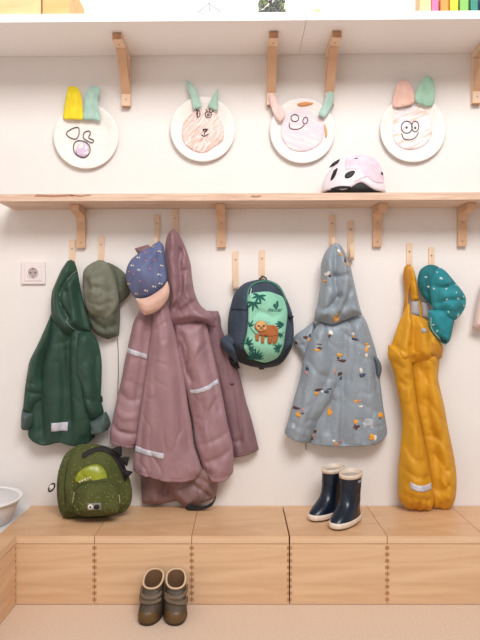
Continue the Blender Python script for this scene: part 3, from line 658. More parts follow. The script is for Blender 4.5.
# ---- blue cap
CB = fabric('blue_cap_fabric', (98,107,145), 6, .75, .4, (60,60,60)); CP = fabric('peach_brim', (212,174,158), 5, .7, .3, (60,60,60))
t = thing('blue_cap', 'blue child cap with tiny flower print and pink brim, hanging on the mauve coat', 'cap', P(157,242,0), 'sun hats and caps on the hooks')
Cloth([(134.5,248.5),(148,244.5),(152,249),(146,256),(139,256)], .04, .03, 4, [], .001, seed=1).body(MV2).build('back_strap', t)
cap = Cloth([(159,241),(163.5,246),(165.8,264),(167,281),(163,288),(158,293),(152,297.5),(146,299.5),(136,299),(131,292.5),(127,283),(126,272),(130,261),(139,253),(150,246.5)], .07, .09, 17,
  [([(158,246),(160,262),(163,280)],-.008,2.2),([(156,248),(146,257),(131,263)],-.004,1.5),([(150,250),(156,270),(155,292)],-.003,1.5),([(160,250),(163,262)],.006,2)], .002,(.06,.06),1.5,seed=15); cap.body(CB)
FW = plain('print_white',(222,214,206),.8); FY = plain('print_yellow',(214,180,110),.8); FR = plain('print_rose',(190,120,140),.8)
rnd = random.Random(5)
for i, (x, y) in enumerate([(141,271),(160,275),(155,287),(137,294),(152,246.5),(139,258),(146,253),(156,261),(152,270),(135,275),(142,282),(129,284),(160,252),(148,262),(133,266),(147,291),(162,266),(129.5,272),(161,284)]):
    m_ = (FW,FW,FW,FY,FY,FW,FR,FR,FR,FR,FR,FY,FW,FR,FW,FW,FW,FR,FW)[i]
    if m_ is FR: cap.patch(ell(x,y,1.1,1.0,6), m_, .0012, step=1)
    else:
        cap.patch([(x-2,y+.2),(x-.3,y-1.2),(x+.6,y+.2),(x-.4,y+1)], m_, .0012, step=1); cap.patch([(x+.8,y),(x+2,y-.6),(x+1.6,y+1.8)], m_, .0012, step=1)
cap.build('cap_crown', t)
br = Cloth([(135.6,298),(137,303),(139.5,309),(144,314.8),(149,314.6),(154,312.8),(160,309),(165,303),(168.8,296),(169.5,289),(167.5,281),(163,287),(156,292.5),(148,297),(141,298.5)], .12, .028, 7, [([(137,304),(146,311),(158,307),(167,293)],.003,1.2)], .0,(.05,.05),1.5,seed=16); br.body(CP).build('cap_brim', t)

# ---- sloth backpack
NV = fabric('navy_melange', (54,68,84), 6, .8, .4, (120,120,120)); NVD = fabric('dark_pack_bottom', (18,30,36), 4, .7, .4); MT = fabric('mint_panel', (142,204,178), 5, .7, .2); GRN = plain('green_piping',(70,150,120),.5)
LF = plain('leaf_print', (22,92,84), .8); SLB = plain('sloth_brown',(168,98,50),.85); SLD = plain('sloth_dark',(120,62,34),.85); SLF = plain('sloth_face',(212,168,112),.85)
s_ = Tz(210,240,4.571)
t = thing('sloth_backpack', 'small navy and mint backpack with a sloth picture hanging between the coats', 'backpack', P(262,281,0), 'childrens backpacks')
pk = Cloth(s_([(195,186),(250,180),(312,204),(347,262),(374,330),(383,400),(381,460),(368,505),(330,560),(290,580),(230,585),(160,570),(105,540),(85,490),(82,430),(82,370),(92,310),(112,245),(150,203)]), .015, .13, 17,
  [(s_([(178,240),(165,330),(160,450),(175,530)]), -.006, 1.6), (s_([(355,300),(362,400),(340,500)]), -.004, 1.6)], .002,(.05,.05),1.6,seed=17); pk.body(NV)
pk.line(s_([(95,316),(130,318),(168,322)]), .0022, NVD, .001); pk.build('pack_body', t)
pk.part('pack_bottom', s_([(112,470),(148,492),(172,520),(200,545),(250,560),(310,535),(345,490),(376,478),(366,505),(330,558),(290,577),(232,582),(160,567),(105,532),(90,495)]), NVD, t, .0055)
wg = Cloth(s_([(45,458),(62,442),(95,430),(130,435),(148,480),(150,520),(128,560),(112,560),(95,530),(65,505)]), .05, .05, 6, [(s_([(70,460),(110,480),(130,520)]),-.006,2)], .002,(.08,.08),1.5,seed=18); wg.body(NV).build('hip_fin', t)
Cloth(s_([(350,345),(375,340),(384,352),(372,362),(352,358)]), .08,.03,2.5,[],0,seed=1,step=1.2).body(NVD).build('side_strap', t)
Cloth(s_([(84,540),(118,545),(138,585),(122,590),(95,570)]), .03,.03,3,[],0,seed=1,step=1.2).body(M['black']).build('strap_end', t)
Cloth(s_([(222,575),(248,575),(248,592),(224,592)]), .05,.03,2.5,[],0,seed=1,step=1.2).body(M['black']).build('strap_end', t)
mb = Mb(); mb.tube([P(259,284,.07),P(259.5,279,.06),P(262.5,276,.045),P(266,278,.06),P(267,283,.07)], .003, 8); mb.build('carry_loop', NVD, t, True)
pn = Mb(); pk.patch(s_([(172,262),(185,248),(215,243),(262,240),(300,250),(328,262),(342,290),(350,330),(346,375),(337,430),(330,480),(312,525),(285,545),(250,556),(218,550),(190,538),(165,510),(155,478),(168,420),(173,370),(174,310)]), MT, .0068, mb=pn)
po = Cloth.__new__(Cloth); po.__dict__.update(pk.__dict__); po.mb = pn; po.mats = [MT]
def leaf(cx, cy, a0, n, L, w, m=LF, cl=None, T=s_, spread=150):
    cl = cl or po
    for i in range(n):
        an = math.radians(a0 - spread/2 + spread*i/(n-1)); l = L*(1-.25*abs(i-(n-1)/2)/((n-1)/2)); dx, dy = math.cos(an), math.sin(an)
        cl.patch(T([(cx-dy*w*.3,cy+dx*w*.3),(cx+dx*l*.5-dy*w,cy+dy*l*.5+dx*w),(cx+dx*l,cy+dy*l),(cx+dx*l*.5+dy*w,cy+dy*l*.5-dx*w),(cx+dy*w*.3,cy-dx*w*.3)]), m, .0083, step=1.2)
leaf(222,258,100,6,42,5,spread=200); leaf(196,288,95,5,42,5,spread=170); leaf(205,540,-90,9,52,5,spread=170); leaf(168,470,-60,6,34,5,spread=200); leaf(332,385,175,4,46,5,spread=60); leaf(312,492,200,6,32,5,spread=190); leaf(318,425,120,4,26,4,spread=120); leaf(180,500,-30,4,30,5,spread=120)
leaf(178,395,-60,3,36,4,spread=70)
po.line(s_([(172,375),(190,410),(215,430),(260,438),(300,436),(332,420)]), .0011, LF, .008)
pn.build('front_panel', po.mats, t, True)['label'] = 'mint panel printed with dark leaves'
pk.linepart('zip_piping', s_([(168,300),(172,250),(180,222),(205,200),(250,190),(295,202),(328,240),(346,285)]), .0022, GRN, t, .006)
pk.linepart('zip_pull', s_([(188,225),(184,245),(182,262)]), .0020, plain('zip_silver',(196,204,200),.4), t, .008)
sl = Mb(); so = Cloth.__new__(Cloth); so.__dict__.update(pk.__dict__); so.mb = sl; so.mats = []
so.patch(s_([(214,404),(235,396),(262,388),(292,390),(304,405),(305,430),(298,450),(275,440),(240,436),(225,432)]), SLB, .0098, step=1.3)
for L in ([(205,425),(220,430),(218,458),(206,458)], [(230,432),(244,434),(242,468),(230,468)], [(262,436),(278,438),(274,470),(258,466)], [(284,436),(303,432),(300,462),(284,472),(280,456)]): so.patch(s_(L), SLB, .0103, step=1.3)
so.patch(s_(ell(229,393,28,25,12)), SLB, .0110, step=1.3); so.patch(s_([(206,392),(216,374),(236,370),(252,384),(254,402),(240,414),(218,412)]), SLF, .0123, step=1.3)
for e in ((220,392),(241,391)): so.patch(s_(ell(e[0],e[1],7,4,6,a=.3 if e[0]<230 else -.3)), SLD, .0136, step=1)
so.patch(s_(ell(230,400,5,4,6)), SLD, .0136, step=1); so.line(s_([(220,404),(230,409),(242,403)]), .0005, SLD, .0136); so.line(s_([(222,432),(262,436),(302,432)]), .0008, SLD, .0112)
sl.build('sloth_picture', so.mats, t, True)
def lettering(name, txt, px, py, size, dep, mat, parent, ref, sx=1):   # dep: depth of the surface at a point
    cu = bpy.data.curves.new(name, 'FONT'); cu.body = txt; cu.size = size; cu.extrude = .0004; cu.align_x = 'CENTER'; cu.resolution_u = 3
    o = bpy.data.objects.new('tmp', cu); COL.objects.link(o); dg = bpy.context.evaluated_depsgraph_get(); me = bpy.data.meshes.new_from_object(o.evaluated_get(dg)); COL.objects.unlink(o); bpy.data.objects.remove(o)
    kk = sc(ref); c0 = ((px-240)*kk, CZ+(320-py)*kk)
    V = [(c0[0]+v.co.x*sx, -dep(px+v.co.x/kk, py-v.co.y/kk)-v.co.z, c0[1]+v.co.y) for v in me.vertices]; Fc = [tuple(p.vertices) for p in me.polygons]
    return obj(name, V, Fc, mat, parent, smooth=False)
lettering('brand_lettering', 'deuter', *s_([(293,328)])[0], .021, lambda x_, y_: float(pk.depth([(x_, y_)])[0])+.0085, LF, t, .054)
lg = Mb(); lo = Cloth.__new__(Cloth); lo.__dict__.update(pk.__dict__); lo.mb = lg; lo.mats = []
lo.patch(s_([(284,296),(294,292),(297,302),(290,312),(283,306)]), LF, .0083, step=1); lo.patch(s_([(297,284),(306,280),(307,306),(296,316),(290,313),(298,304)]), LF, .009, step=1); lg.build('brand_emblem', lo.mats, t, True)

# ---- grey patterned raincoat
GJ = speckled('grey_print_fabric', (140,151,161), (196,202,204), 120, .17, .45, var=4, bs=.3)
t = thing('grey_raincoat', 'light grey hooded raincoat printed with orange and brown animals, hanging above the rubber boots', 'coat', P(333,245,0), 'childrens raincoats on the hooks')
bp = Cloth([(314,321),(305,328),(296,334.5),(293.5,339),(294,345),(299,352),(304,362),(310,352),(316,335)], .012, .04, 6, [([(297,338),(306,350)],-.005,2)], .002,seed=19); 
bd = Cloth([(318,318),(330,320),(345,316),(362,314.5),(366,321),(369,329),(373.5,343),(376,352),(378.5,366),(380,380),(381.5,392),(383,405),(385,417),(387,430),(387,434),(384,437),(378,440.5),(371.7,442.8),(360,444.5),(350,445),(337,445),(324,444.5),(310,443),(306,425),(312,380),(314,345)], .015, .05, 12,
  [([(345,325),(343,370),(341,440)],-.008,4),([(360,325),(366,370),(372,435)],.010,7),([(352,330),(353,390),(355,440)],.007,5),([(374,350),(376,390)],-.006,3),([(331,400),(326,430)],-.006,3),([(348,318),(352,350),(348,380)],-.006,2.2),([(340,330),(356,342),(368,346)],-.004,2),([(338,395),(335,440)],.006,3),([(364,380),(362,440)],-.005,3),([(355,400),(378,412)],-.003,3),([(322,410),(318,440)],-.005,3)], .003,(.05,.02),seed=20, hem=[(387,434),(384,437),(378,440.5),(371.7,442.8),(360,444.5),(350,445),(337,445),(324,444.5),(310,443)])
sl = Cloth([(321,321),(314,330),(308.5,343),(305,354),(302.5,364),(300.6,376),(297.5,387),(294,398),(291,409),(288,420.7),(285.5,428),(284.6,433),(288.5,436.5),(294,438.3),(301,441),(308.7,443.3),(311.5,438),(314,431),(319,420.7),(325,411),(331.6,401),(336,389),(338,378),(336,366),(333,357),(330,345),(329,330)], .035, .055, 10,
  [([(318,335),(312,370),(300,420)],.010,8),([(333,362),(326,380),(318,405)],-.005,3),([(288,425),(298,430),(310,434)],.004,2),([(308,360),(316,372),(330,378)],-.005,3),([(320,326),(322,345),(330,356)],-.006,2.2),([(303,370),(300,400),(294,425)],-.004,2.6),([(322,385),(308,415),(304,436)],-.004,2.6),([(314,335),(320,350)],-.005,2)], .003,(.05,.03),seed=21, hem=[(284.6,433),(288.5,436.5),(294,438.3),(301,441),(308.7,443.3)])
hd = Cloth([(332,245),(335.5,243),(340.8,245.3),(346.5,256),(349.5,262.5),(351.5,270),(354,282),(357,295),(359,304),(362,314.5),(352,317.5),(342,321),(336,324),(330.5,324.5),(322,322.5),(314.2,320.5),(315,312),(317.8,303),(320.8,281),(321,265),(323.5,256),(327,249.5)], .04, .06, 9,
  [([(335,248),(334,265),(334,285),(338,297)],-.008,2),([(342,256),(345,275),(342,298)],.010,4.5),([(327,258),(326,285),(322,312)],.010,4),([(333,276),(340,277),(347,275)],-.006,1.8),([(337,297),(330,306),(322,310)],-.008,2.2),([(349,290),(344,305),(336,318)],-.006,2.2),([(354,295),(355,312)],.006,3)], .004,(.07,.05),1.6,seed=22, fg=1.5)
for q in (bp, bd, sl, hd): q.body(GJ)
OR = plain('print_orange',(232,158,50),.7); BR = plain('print_brown',(92,56,52),.7); NVY = plain('print_navy',(60,76,100),.7); WH = plain('print_cream',(226,222,216),.7); RS = plain('print_rose2',(196,140,130),.7); LG = plain('print_pale',(176,182,188),.7)
def blob(x, y, w, h, m, sd, order=(hd, sl, bd, bp)):
    r_ = random.Random(sd); pts = []
    for i in range(9):
        an = 2*math.pi*i/9; f = r_.uniform(.5,1.35); pts.append((x+w*f*math.cos(an), y+h*f*math.sin(an)))
    for c_ in order:
        if all(inside(np.array(pts), c_.poly)) and min(segdist(np.array(pts), c_.poly, True)) > .3: c_.patch(pts, m, .0009, False, step=1.1, th=.0006); return
z6 = Tz(280,235,4.364); z7 = Tz(280,345,4.364); sd = 0
for T, L in ((z6, [(252,72,7,7,WH),(257,90,4,6,OR),(276,112,6,12,BR),(289,136,8,9,OR),(199,172,7,8,WH),(208,182,6,5,BR),(190,202,7,6,OR),(240,368,13,10,OR),(242,350,5,6,OR),(353,340,8,5,OR),(108,445,9,6,BR),(122,458,6,7,OR),(126,436,5,6,NVY),(216,425,12,8,WH),(210,440,5,6,BR),(312,432,6,8,WH),(320,453,10,5,NVY),(315,445,5,3,OR),(165,475,9,4,BR),(372,476,8,4,OR),(70,470,6,5,BR)]),
             (z7, [(155,20,11,6,OR),(165,10,9,5,BR),(115,100,6,8,NVY),(110,118,5,7,RS),(255,42,11,8,OR),(262,66,17,5,BR),(248,55,6,6,BR),(238,112,5,12,RS),(255,125,10,8,BR),(262,142,9,7,NVY),(352,128,12,8,NVY),(345,108,5,10,WH),(370,15,6,10,OR),(380,5,8,5,WH),(368,40,5,8,WH),(165,190,16,5,BR),(155,207,9,7,OR),(200,200,10,8,NVY),(210,188,8,4,NVY),(180,200,4,6,WH),(70,272,12,7,BR),(78,298,9,10,OR),(95,272,5,8,RS),(92,290,8,4,BR),(212,288,10,14,OR),(212,268,4,6,OR),(324,240,8,6,OR),(340,240,7,8,RS),(345,262,8,5,WH),(322,328,9,8,OR),(324,350,10,10,BR),(375,332,16,14,LG),(362,345,5,14,LG),(392,345,4,14,LG),(436,302,9,12,OR),(448,298,4,10,WH),(430,312,5,6,BR),(392,388,9,10,OR),(405,398,6,10,WH),(386,400,8,5,OR),(240,425,12,5,OR),(260,412,8,7,RS),(228,412,6,5,WH),(150,372,6,6,BR),(138,392,8,5,OR),(138,405,6,4,BR),(52,398,9,5,OR),(428,165,9,10,WH),(55,350,6,12,LG)])):
    for x, y, w, h, m in L:
        sd += 1; px, py = T([(x, y)])[0]; blob(px, py, w/4.364*1.22, h/4.364*1.22, m, sd)
bp.build('back_sleeve', t); bd.line([(308,440.6),(324,441.6),(350,442),(371,439.8),(384,434.5)],.0008,GJ,.0006); bd.build('coat_body', t); sl.line([(286.5,431),(294,435),(303,438.5),(310,440)],.0008,GJ,.0006); sl.build('sleeve', t); hd.build('hood', t)
Cloth([(373,356),(377,357),(381,364),(381.5,372),(379.5,378),(376.5,374),(375.5,366)], .035,.025,3,[],0,seed=1,step=1.4).body(fabric('dark_grey_fabric',(84,94,102),4,.5,.2)).build('rear_cuff', t)
mb = Mb(); mb.tube([P(305.8,442.5,.04),P(306,447,.04),P(306,449.5,.04)], .0022, 6); mb.build('zip_end', plain('zip_grey',(110,112,112),.5), t, True)

# ---- mustard dungarees
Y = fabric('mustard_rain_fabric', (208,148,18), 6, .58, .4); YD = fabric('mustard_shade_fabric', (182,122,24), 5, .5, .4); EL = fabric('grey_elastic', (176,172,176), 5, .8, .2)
RY = .08
t = thing('mustard_dungarees', 'mustard yellow rain dungarees hanging full length down to the bench', 'dungarees', P(410,265,0))
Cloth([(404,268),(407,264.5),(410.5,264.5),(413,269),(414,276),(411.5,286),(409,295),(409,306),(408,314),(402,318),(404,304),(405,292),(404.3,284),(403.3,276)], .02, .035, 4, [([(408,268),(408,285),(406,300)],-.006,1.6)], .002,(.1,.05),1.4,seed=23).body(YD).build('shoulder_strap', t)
Cloth([(409,266),(412,266.5),(414.5,272),(416.5,281),(418,290),(419,300.5),(415,301.5),(411,300.5),(410.5,292),(409.5,282)], .03, .035, 4, [([(410,280),(416,283)],-.006,1.4),([(413,288),(415,300)],.003,2)], .002,(.1,.05),1.4,seed=24).body(Y).build('shoulder_strap', t)
Cloth([(411,299.5),(418.5,300),(419.5,308),(420,316),(415,317),(410,315),(410.5,307)], .03, .02, 3, [], .001,seed=25,step=1.4).body(EL).build('elastic', t)['label'] = 'grey elastic end of the strap'
Cloth([(421,302),(428,300),(430,312),(429,320),(422,318)], .02, .02, 3, [], .001,seed=25,step=1.4).body(EL).build('elastic', t)
Cloth([(414,300),(420,299),(423,315),(421,322),(417,321)], .015, .025, 3, [], .001,seed=26,step=1.4).body(Y).build('shoulder_strap', t)
rl = Cloth([(410,345),(425,340),(436,346),(442.5,351),(441.5,365),(440.3,378),(443,392),(446.5,407),(450,427),(454.4,448),(457,462),(458.8,476),(459,488),(457.8,500),(455,507),(451.6,511),(446,512),(441,509.5),(437.5,511),(433.5,506),(431,498),(430,480),(424,440),(416,400)], .035, .06, 10,
  [([(433,360),(438,400),(444,440),(449,480)],.010,7),([(425,370),(428,410),(436,450),(440,490)],-.012,4),([(446,412),(440,440)],-.005,3),([(457,470),(450,482),(444,490)],-.006,2.5),([(440,500),(441,510)],-.007,1.3),([(447,500),(448,511)],-.007,1.3),([(436,385),(444,400),(449,404)],-.006,2),([(428,400),(440,418),(450,424)],-.005,2),([(432,430),(444,446),(453,452)],-.006,2.2),([(436,455),(446,470)],-.005,2),([(452,440),(455,490)],-.005,2),([(442,480),(448,498)],.006,3),([(437,365),(441,392)],-.006,2),([(433,500),(434,510)],-.005,1.2)], .0035,(.06,.03),1.8,seed=27,ref=RY); rl.body(Y).build('trouser_leg', t)
ll = Cloth([(389,345),(388.5,356),(391.5,363),(394.5,372),(397,385),(400,400),(402.5,415),(403,430),(401.5,445),(400,460),(399,475),(399,490),(400,500),(405,507),(412,510.5),(416,510),(419,512),(425,511),(430.5,512.3),(433.5,508),(434.5,500),(433.5,487),(431,473),(428,457),(424.8,442),(421,424),(417.8,406),(415,385),(413,364),(412,345)], .05, .065, 10,
  [([(402,350),(408,400),(413,440),(415,490)],.012,8),([(394,362),(402,368)],-.008,2.5),([(396,378),(404,386)],-.006,2.5),([(403,430),(409,450)],-.004,3),([(408,496),(412,509)],-.008,1.4),([(417,500),(418,511)],-.008,1.3),([(425,498),(425,511)],-.008,1.4),([(402,492),(430,499)],-.004,2),([(399,370),(405,378),(411,379)],-.005,2),([(408,385),(412,425),(420,462)],-.004,3),([(402,440),(410,456),(420,460)],-.006,2.4),([(401,466),(412,474),(428,476)],-.005,2),([(401,350),(404,372),(404,395)],-.006,2.4),([(420,440),(426,470)],.005,3),([(404,488),(409,503)],.006,2.4)], .0035,(.06,.02),1.8,seed=28,ref=RY); ll.body(Y).build('trouser_leg', t)
bb = Cloth([(408,303),(404.5,311),(400,320),(396,331),(392.5,341),(389,351),(388,355),(393,361),(400,364),(412,363),(425,362),(436,362),(442,357),(443,348),(439,337),(433.5,328),(428,321),(421,317),(415,315),(411,314),(410,306)], .055, .06, 9,
  [([(407,312),(404,335),(403,360)],.010,3.5),([(412,318),(411,340),(413,362)],-.012,2.6),([(417,320),(421,340),(424,362)],.010,4),([(400,325),(395,345)],-.006,2.4),([(427,326),(430,345)],-.007,3),([(393,345),(402,352)],-.007,2),([(396,338),(400,358)],.006,2),([(434,340),(437,358)],-.005,2),([(407,345),(409,362)],-.008,2)], .003,(.08,.03),1.6,seed=29); bb.body(Y)
bb.build('bib', t)
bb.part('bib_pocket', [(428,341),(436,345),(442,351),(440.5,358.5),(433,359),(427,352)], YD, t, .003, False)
bb.part('size_label', [(417.5,328),(423.5,328.5),(423.5,332.5),(417.5,332)], EL, t, .002, False)
ll.part('reflective_strip', [(407,479.3),(414,482),(423,482.6),(431,482),(431.3,488),(422,488.6),(414,487.8),(407.5,486)], M['reflect'], t, .002, False)

# ---- teal hat
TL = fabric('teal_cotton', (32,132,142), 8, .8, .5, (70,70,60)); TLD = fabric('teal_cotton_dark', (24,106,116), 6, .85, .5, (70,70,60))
t = thing('teal_sun_hat', 'teal sun hat with small white prints next to the mustard dungarees', 'hat', P(432,266,0), 'sun hats and caps on the hooks')
q4 = Tz(370,200,4)
TW = plain('teal_print',(184,208,210),.8)
fl = Cloth(q4([(235,440),(236,470),(238,510),(255,540),(288,572),(306,577),(318,565),(328,530),(334,480),(300,440)]), .09, .03, 5, [(q4([(255,470),(280,520),(300,545)]),.005,3)], .002,(.08,.08),1.5,seed=30)
bk = Cloth(q4([(190,330),(193,300),(205,275),(235,259),(268,264),(290,285),(280,330),(262,400),(245,420),(215,392),(198,360)]), .03, .06, 8, [(q4([(215,290),(215,340),(235,380)]),-.006,2)], .003,(.08,.08),1.5,seed=31)
cr = Cloth(q4([(245,300),(262,278),(285,272),(303,285),(325,310),(345,335),(366,360),(381,385),(384,408),(378,435),(358,465),(338,482),(312,496),(292,482),(272,462),(252,438),(245,410),(240,380),(238,340)]), .055, .085, 12,
  [(q4([(250,345),(290,352),(335,335),(345,338)]),-.010,2.2),(q4([(252,415),(300,402),(350,400),(380,400)]),-.008,2.0),(q4([(260,380),(320,370),(362,368)]),.005,4),(q4([(268,305),(272,330)]),-.005,2),(q4([(280,440),(330,450),(350,445)]),-.005,2.5)], .005,(.08,.08),1.5,seed=32)
for q, m in ((fl, TL), (bk, TLD), (cr, TL)): q.body(m)
for i, (x, y, w) in enumerate([(272,316,9),(290,355,8),(250,356,7),(340,340,6),(335,398,9),(292,400,8),(366,388,7),(345,462,10),(300,447,7),(368,424,6),(308,480,6),(262,290,5),(325,372,6)]): blob(*q4([(x,y)])[0], w/4*.62, w/4*.66, TW, 100+i, (cr,))
for i, (x, y) in enumerate([(248,500),(262,525),(215,310),(222,350)]): blob(*q4([(x,y)])[0], 1.0, 1.3, TW, 140+i, (fl, bk))
fl.line(q4([(241,470),(243,508),(258,535),(290,567)]), .0008, FW, .001)
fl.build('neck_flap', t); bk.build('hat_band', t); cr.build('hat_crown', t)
Cloth(q4([(278,545),(300,558),(310,568),(300,572),(285,565)]), .112,.012,2,[],0,seed=1,step=1.2).body(plain('flap_lining',(20,44,52),.9)).build('flap_lining', t)
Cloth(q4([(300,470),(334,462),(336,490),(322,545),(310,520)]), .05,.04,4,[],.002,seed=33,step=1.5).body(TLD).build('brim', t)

# ---- pale pink hat at the right edge
t = thing('pink_sun_hat', 'pale pink cloth hat cut off by the right edge of the photo', 'hat', P(488,275,0), 'sun hats and caps on the hooks')
c = Cloth([(478,300),(475.5,312),(473.5,322),(472.5,328),(480,329.5),(492,331),(506,331),(515,318),(514,295),(504,278),(492,271),(483,280)], .015, .08, 12, [([(485,290),(480,325)],-.005,2.5)], .003,seed=34); c.body(fabric('pale_pink_cotton',(226,200,192),5,.8,.3)); c.build('hat_crown', t)
c.linepart('brim_seam', [(475,324),(484,326.5),(496,327.5),(508,326)], .001, fabric('pale_pink_seam',(210,180,172),4,.8,.2), t, .0006)

# ------------------------------------------------------------------ dinosaur backpack on the bench
DG = speckled('olive_speckled', (72,78,30), (164,172,108), 150, .22, .85, var=7, bs=.3, bscale=(90,90,90)); DD = fabric('dark_olive', (52,58,36), 4, .85, .3)
d_ = Tz(40,435,4.8); DR = .15
t = thing('dinosaur_backpack', 'olive green speckled backpack with black dinosaur spikes sitting on the bench', 'backpack', P(90,519,.17), 'childrens backpacks')
ln = lambda x, y: .035*max(0,(y-447))/70
dk = Cloth(d_([(72,250),(76,190),(92,135),(112,98),(160,62),(205,54),(250,54),(295,62),(335,78),(378,118),(404,168),(424,215),(436,262),(438,300),(430,340),(402,372),(350,388),(300,398),(250,406),(200,408),(150,407),(112,402),(88,360),(76,305)]), .07, .125, 17,
  [(d_([(140,110),(132,200),(140,330)]),-.010,1.8),(d_([(95,330),(140,378),(220,396),(330,384),(410,345)]),-.008,1.8),(d_([(180,110),(180,240)]),-.003,2)], .002,(.05,.05),1.6,seed=35,lean=ln,ref=DR); dk.body(DG)
dk.line(d_([(135,115),(128,200),(135,310),(165,372)]), .0012, DD, .001); dk.build('pack_body', t)
dk.part('dark_zip_band', d_([(205,88),(240,70),(290,62),(335,76),(376,112),(404,165),(416,212),(406,222),(390,180),(360,126),(322,90),(275,80),(230,98),(212,104)]), plain('dark_band',(34,32,30),.8), t, .003)
for L in ([(322,80),(345,68),(376,60),(379,82),(378,112),(352,98)], [(366,120),(392,112),(416,112),(412,134),(405,158),(386,142)], [(388,172),(412,176),(436,182),(420,198),(402,216),(392,196)]):
    L = [(x+14, y-8) for x, y in L]
    Cloth(d_(L), .14, .02, 2.5, [], 0, seed=1, ref=DR, straight=True, step=1.2, lean=ln).body(plain('felt_black',(26,24,26),.9)).build('spike', t)
po2 = Cloth(d_([(172,300),(176,262),(186,232),(205,216),(260,210),(320,206),(350,212),(372,240),(383,290),(388,335),(378,362),(330,374),(240,380),(190,374),(170,350)]), .178, .05, 9, [(d_([(190,240),(270,228),(360,236)]),-.004,1.2)], .001,(.05,.05),1.4,seed=36,lean=lambda x,y: ln(x,y),ref=.20); po2.body(DG)
po2.line(d_([(182,250),(215,226),(300,216),(345,222),(368,246)]), .0012, DD, .001); po2.build('front_pocket', t)
pt = Mb(); pp = Cloth.__new__(Cloth); pp.__dict__.update(dk.__dict__); pp.mb = pt; pp.mats = []
pp.patch(d_([(190,196),(198,170),(222,146),(262,130),(296,132),(322,156),(334,184),(336,208),(300,210),(250,212),(208,212)]), noisy('yellow_green_window',(124,134,18),(154,160,34),(20,20,20),.3), .003)
for k_ in range(5): x, y = 212+k_*12, 200-k_*4.5; pp.patch(d_([(x-5,y+2),(x+4,y-3),(x+3,y+9)]), FW, .0045, step=1)
pt.build('name_window', pp.mats, t, True)['label'] = 'yellow green window with little white teeth'
po2.part('nose_plate', d_([(245,307),(308,305),(311,338),(247,341)]), plain('grey_plate',(128,124,112),.6), t, .002, False)
for x, m, nm in ((260,FW,'white'),(290,M['black'],'black')):
    mb = Mb(); po2.patch(d_(ell(x,323,13,12,12)), m, .0035, mb=mb, step=1.2); o = mb.build('eye_button', m, t, True); o['label'] = nm+' round eye'
    if nm == 'white': mb = Mb(); po2.patch(d_(ell(261,323,5,5,8)), M['black'], .005, mb=mb, step=1); mb.build('pupil', M['black'], o, True)
for L in ([(172,268),(168,290),(164,318)], [(384,280),(388,300),(388,318)]): po2.linepart('zip_pull', d_(L), .0022, plain('zip_pale',(150,150,120),.5), t, .004)
mb = Mb(); e = d_([(56,252)])[0]; cc = P(e[0], e[1], .16); mb.tube([(cc.x+.011*math.cos(u)*.95+.003*math.sin(u), -.16+.004*math.sin(u), cc.z+.0135*math.sin(u)+.004*math.cos(u)) for u in [2*math.pi*i/16 for i in range(16)]], .0032, 8, 0, True); mb.build('ring_pull', M['black'], t, True)
mb = Mb(); n=14; mb.rings([[(cc.x+r_*math.cos(2*math.pi*i/n)*.95, y_, cc.z+r_*1.15*math.sin(2*math.pi*i/n)) for i in range(n)] for r_, y_ in ((.0085,-.158),(.0095,-.1615),(.008,-.164))]); mb.build('ring_disc', FW, t, True)
mb = Mb(); mb.tube([P(57.5,486.5,.158), P(61,483,.15), P(65,478,.15)], .002, 6); mb.build('ring_cord', M['black'], t, True)

# ------------------------------------------------------------------ footwear
def interp(tab, z):
    for (a, b_) in zip(tab, tab[1:]):
        if z <= b_[0]:
            u = (z-a[0])/(b_[0]-a[0]); u = max(0, min(1, u)); return [p+(q-p)*u for p, q in zip(a[1:], b_[1:])]
    return list(tab[-1][1:])
def shoe_ring(tab, z, n, zt=None, grow=0, asym=0):
    """closed ring at height z: toe towards -y"""
    fr_, bk_, w = interp(tab, z); out = []
    cy = (fr_+bk_)/2; a_ = (fr_-bk_)/2 + grow
    for i in range(n):
        th = 2*math.pi*i/n; cs, sn = math.cos(th), math.sin(th)
        x = (w+grow)*math.copysign(abs(sn)**.86, sn); y = cy + a_*math.copysign(abs(cs)**.86, cs)
        tt = (y-bk_)/max(1e-6, fr_-bk_); x *= 1 - .10*max(0, .5-tt)*2*(1 if fr_-bk_ > .1 else 0); x += asym*max(0,tt-.3)*(fr_-bk_)
        zz = z if zt is None else z + zt(z, y)
        out.append(Vector((x, -y, zz)))
    return out
def place(o, loc, rz): o.location = loc; o.rotation_euler = (0,0,math.radians(rz))
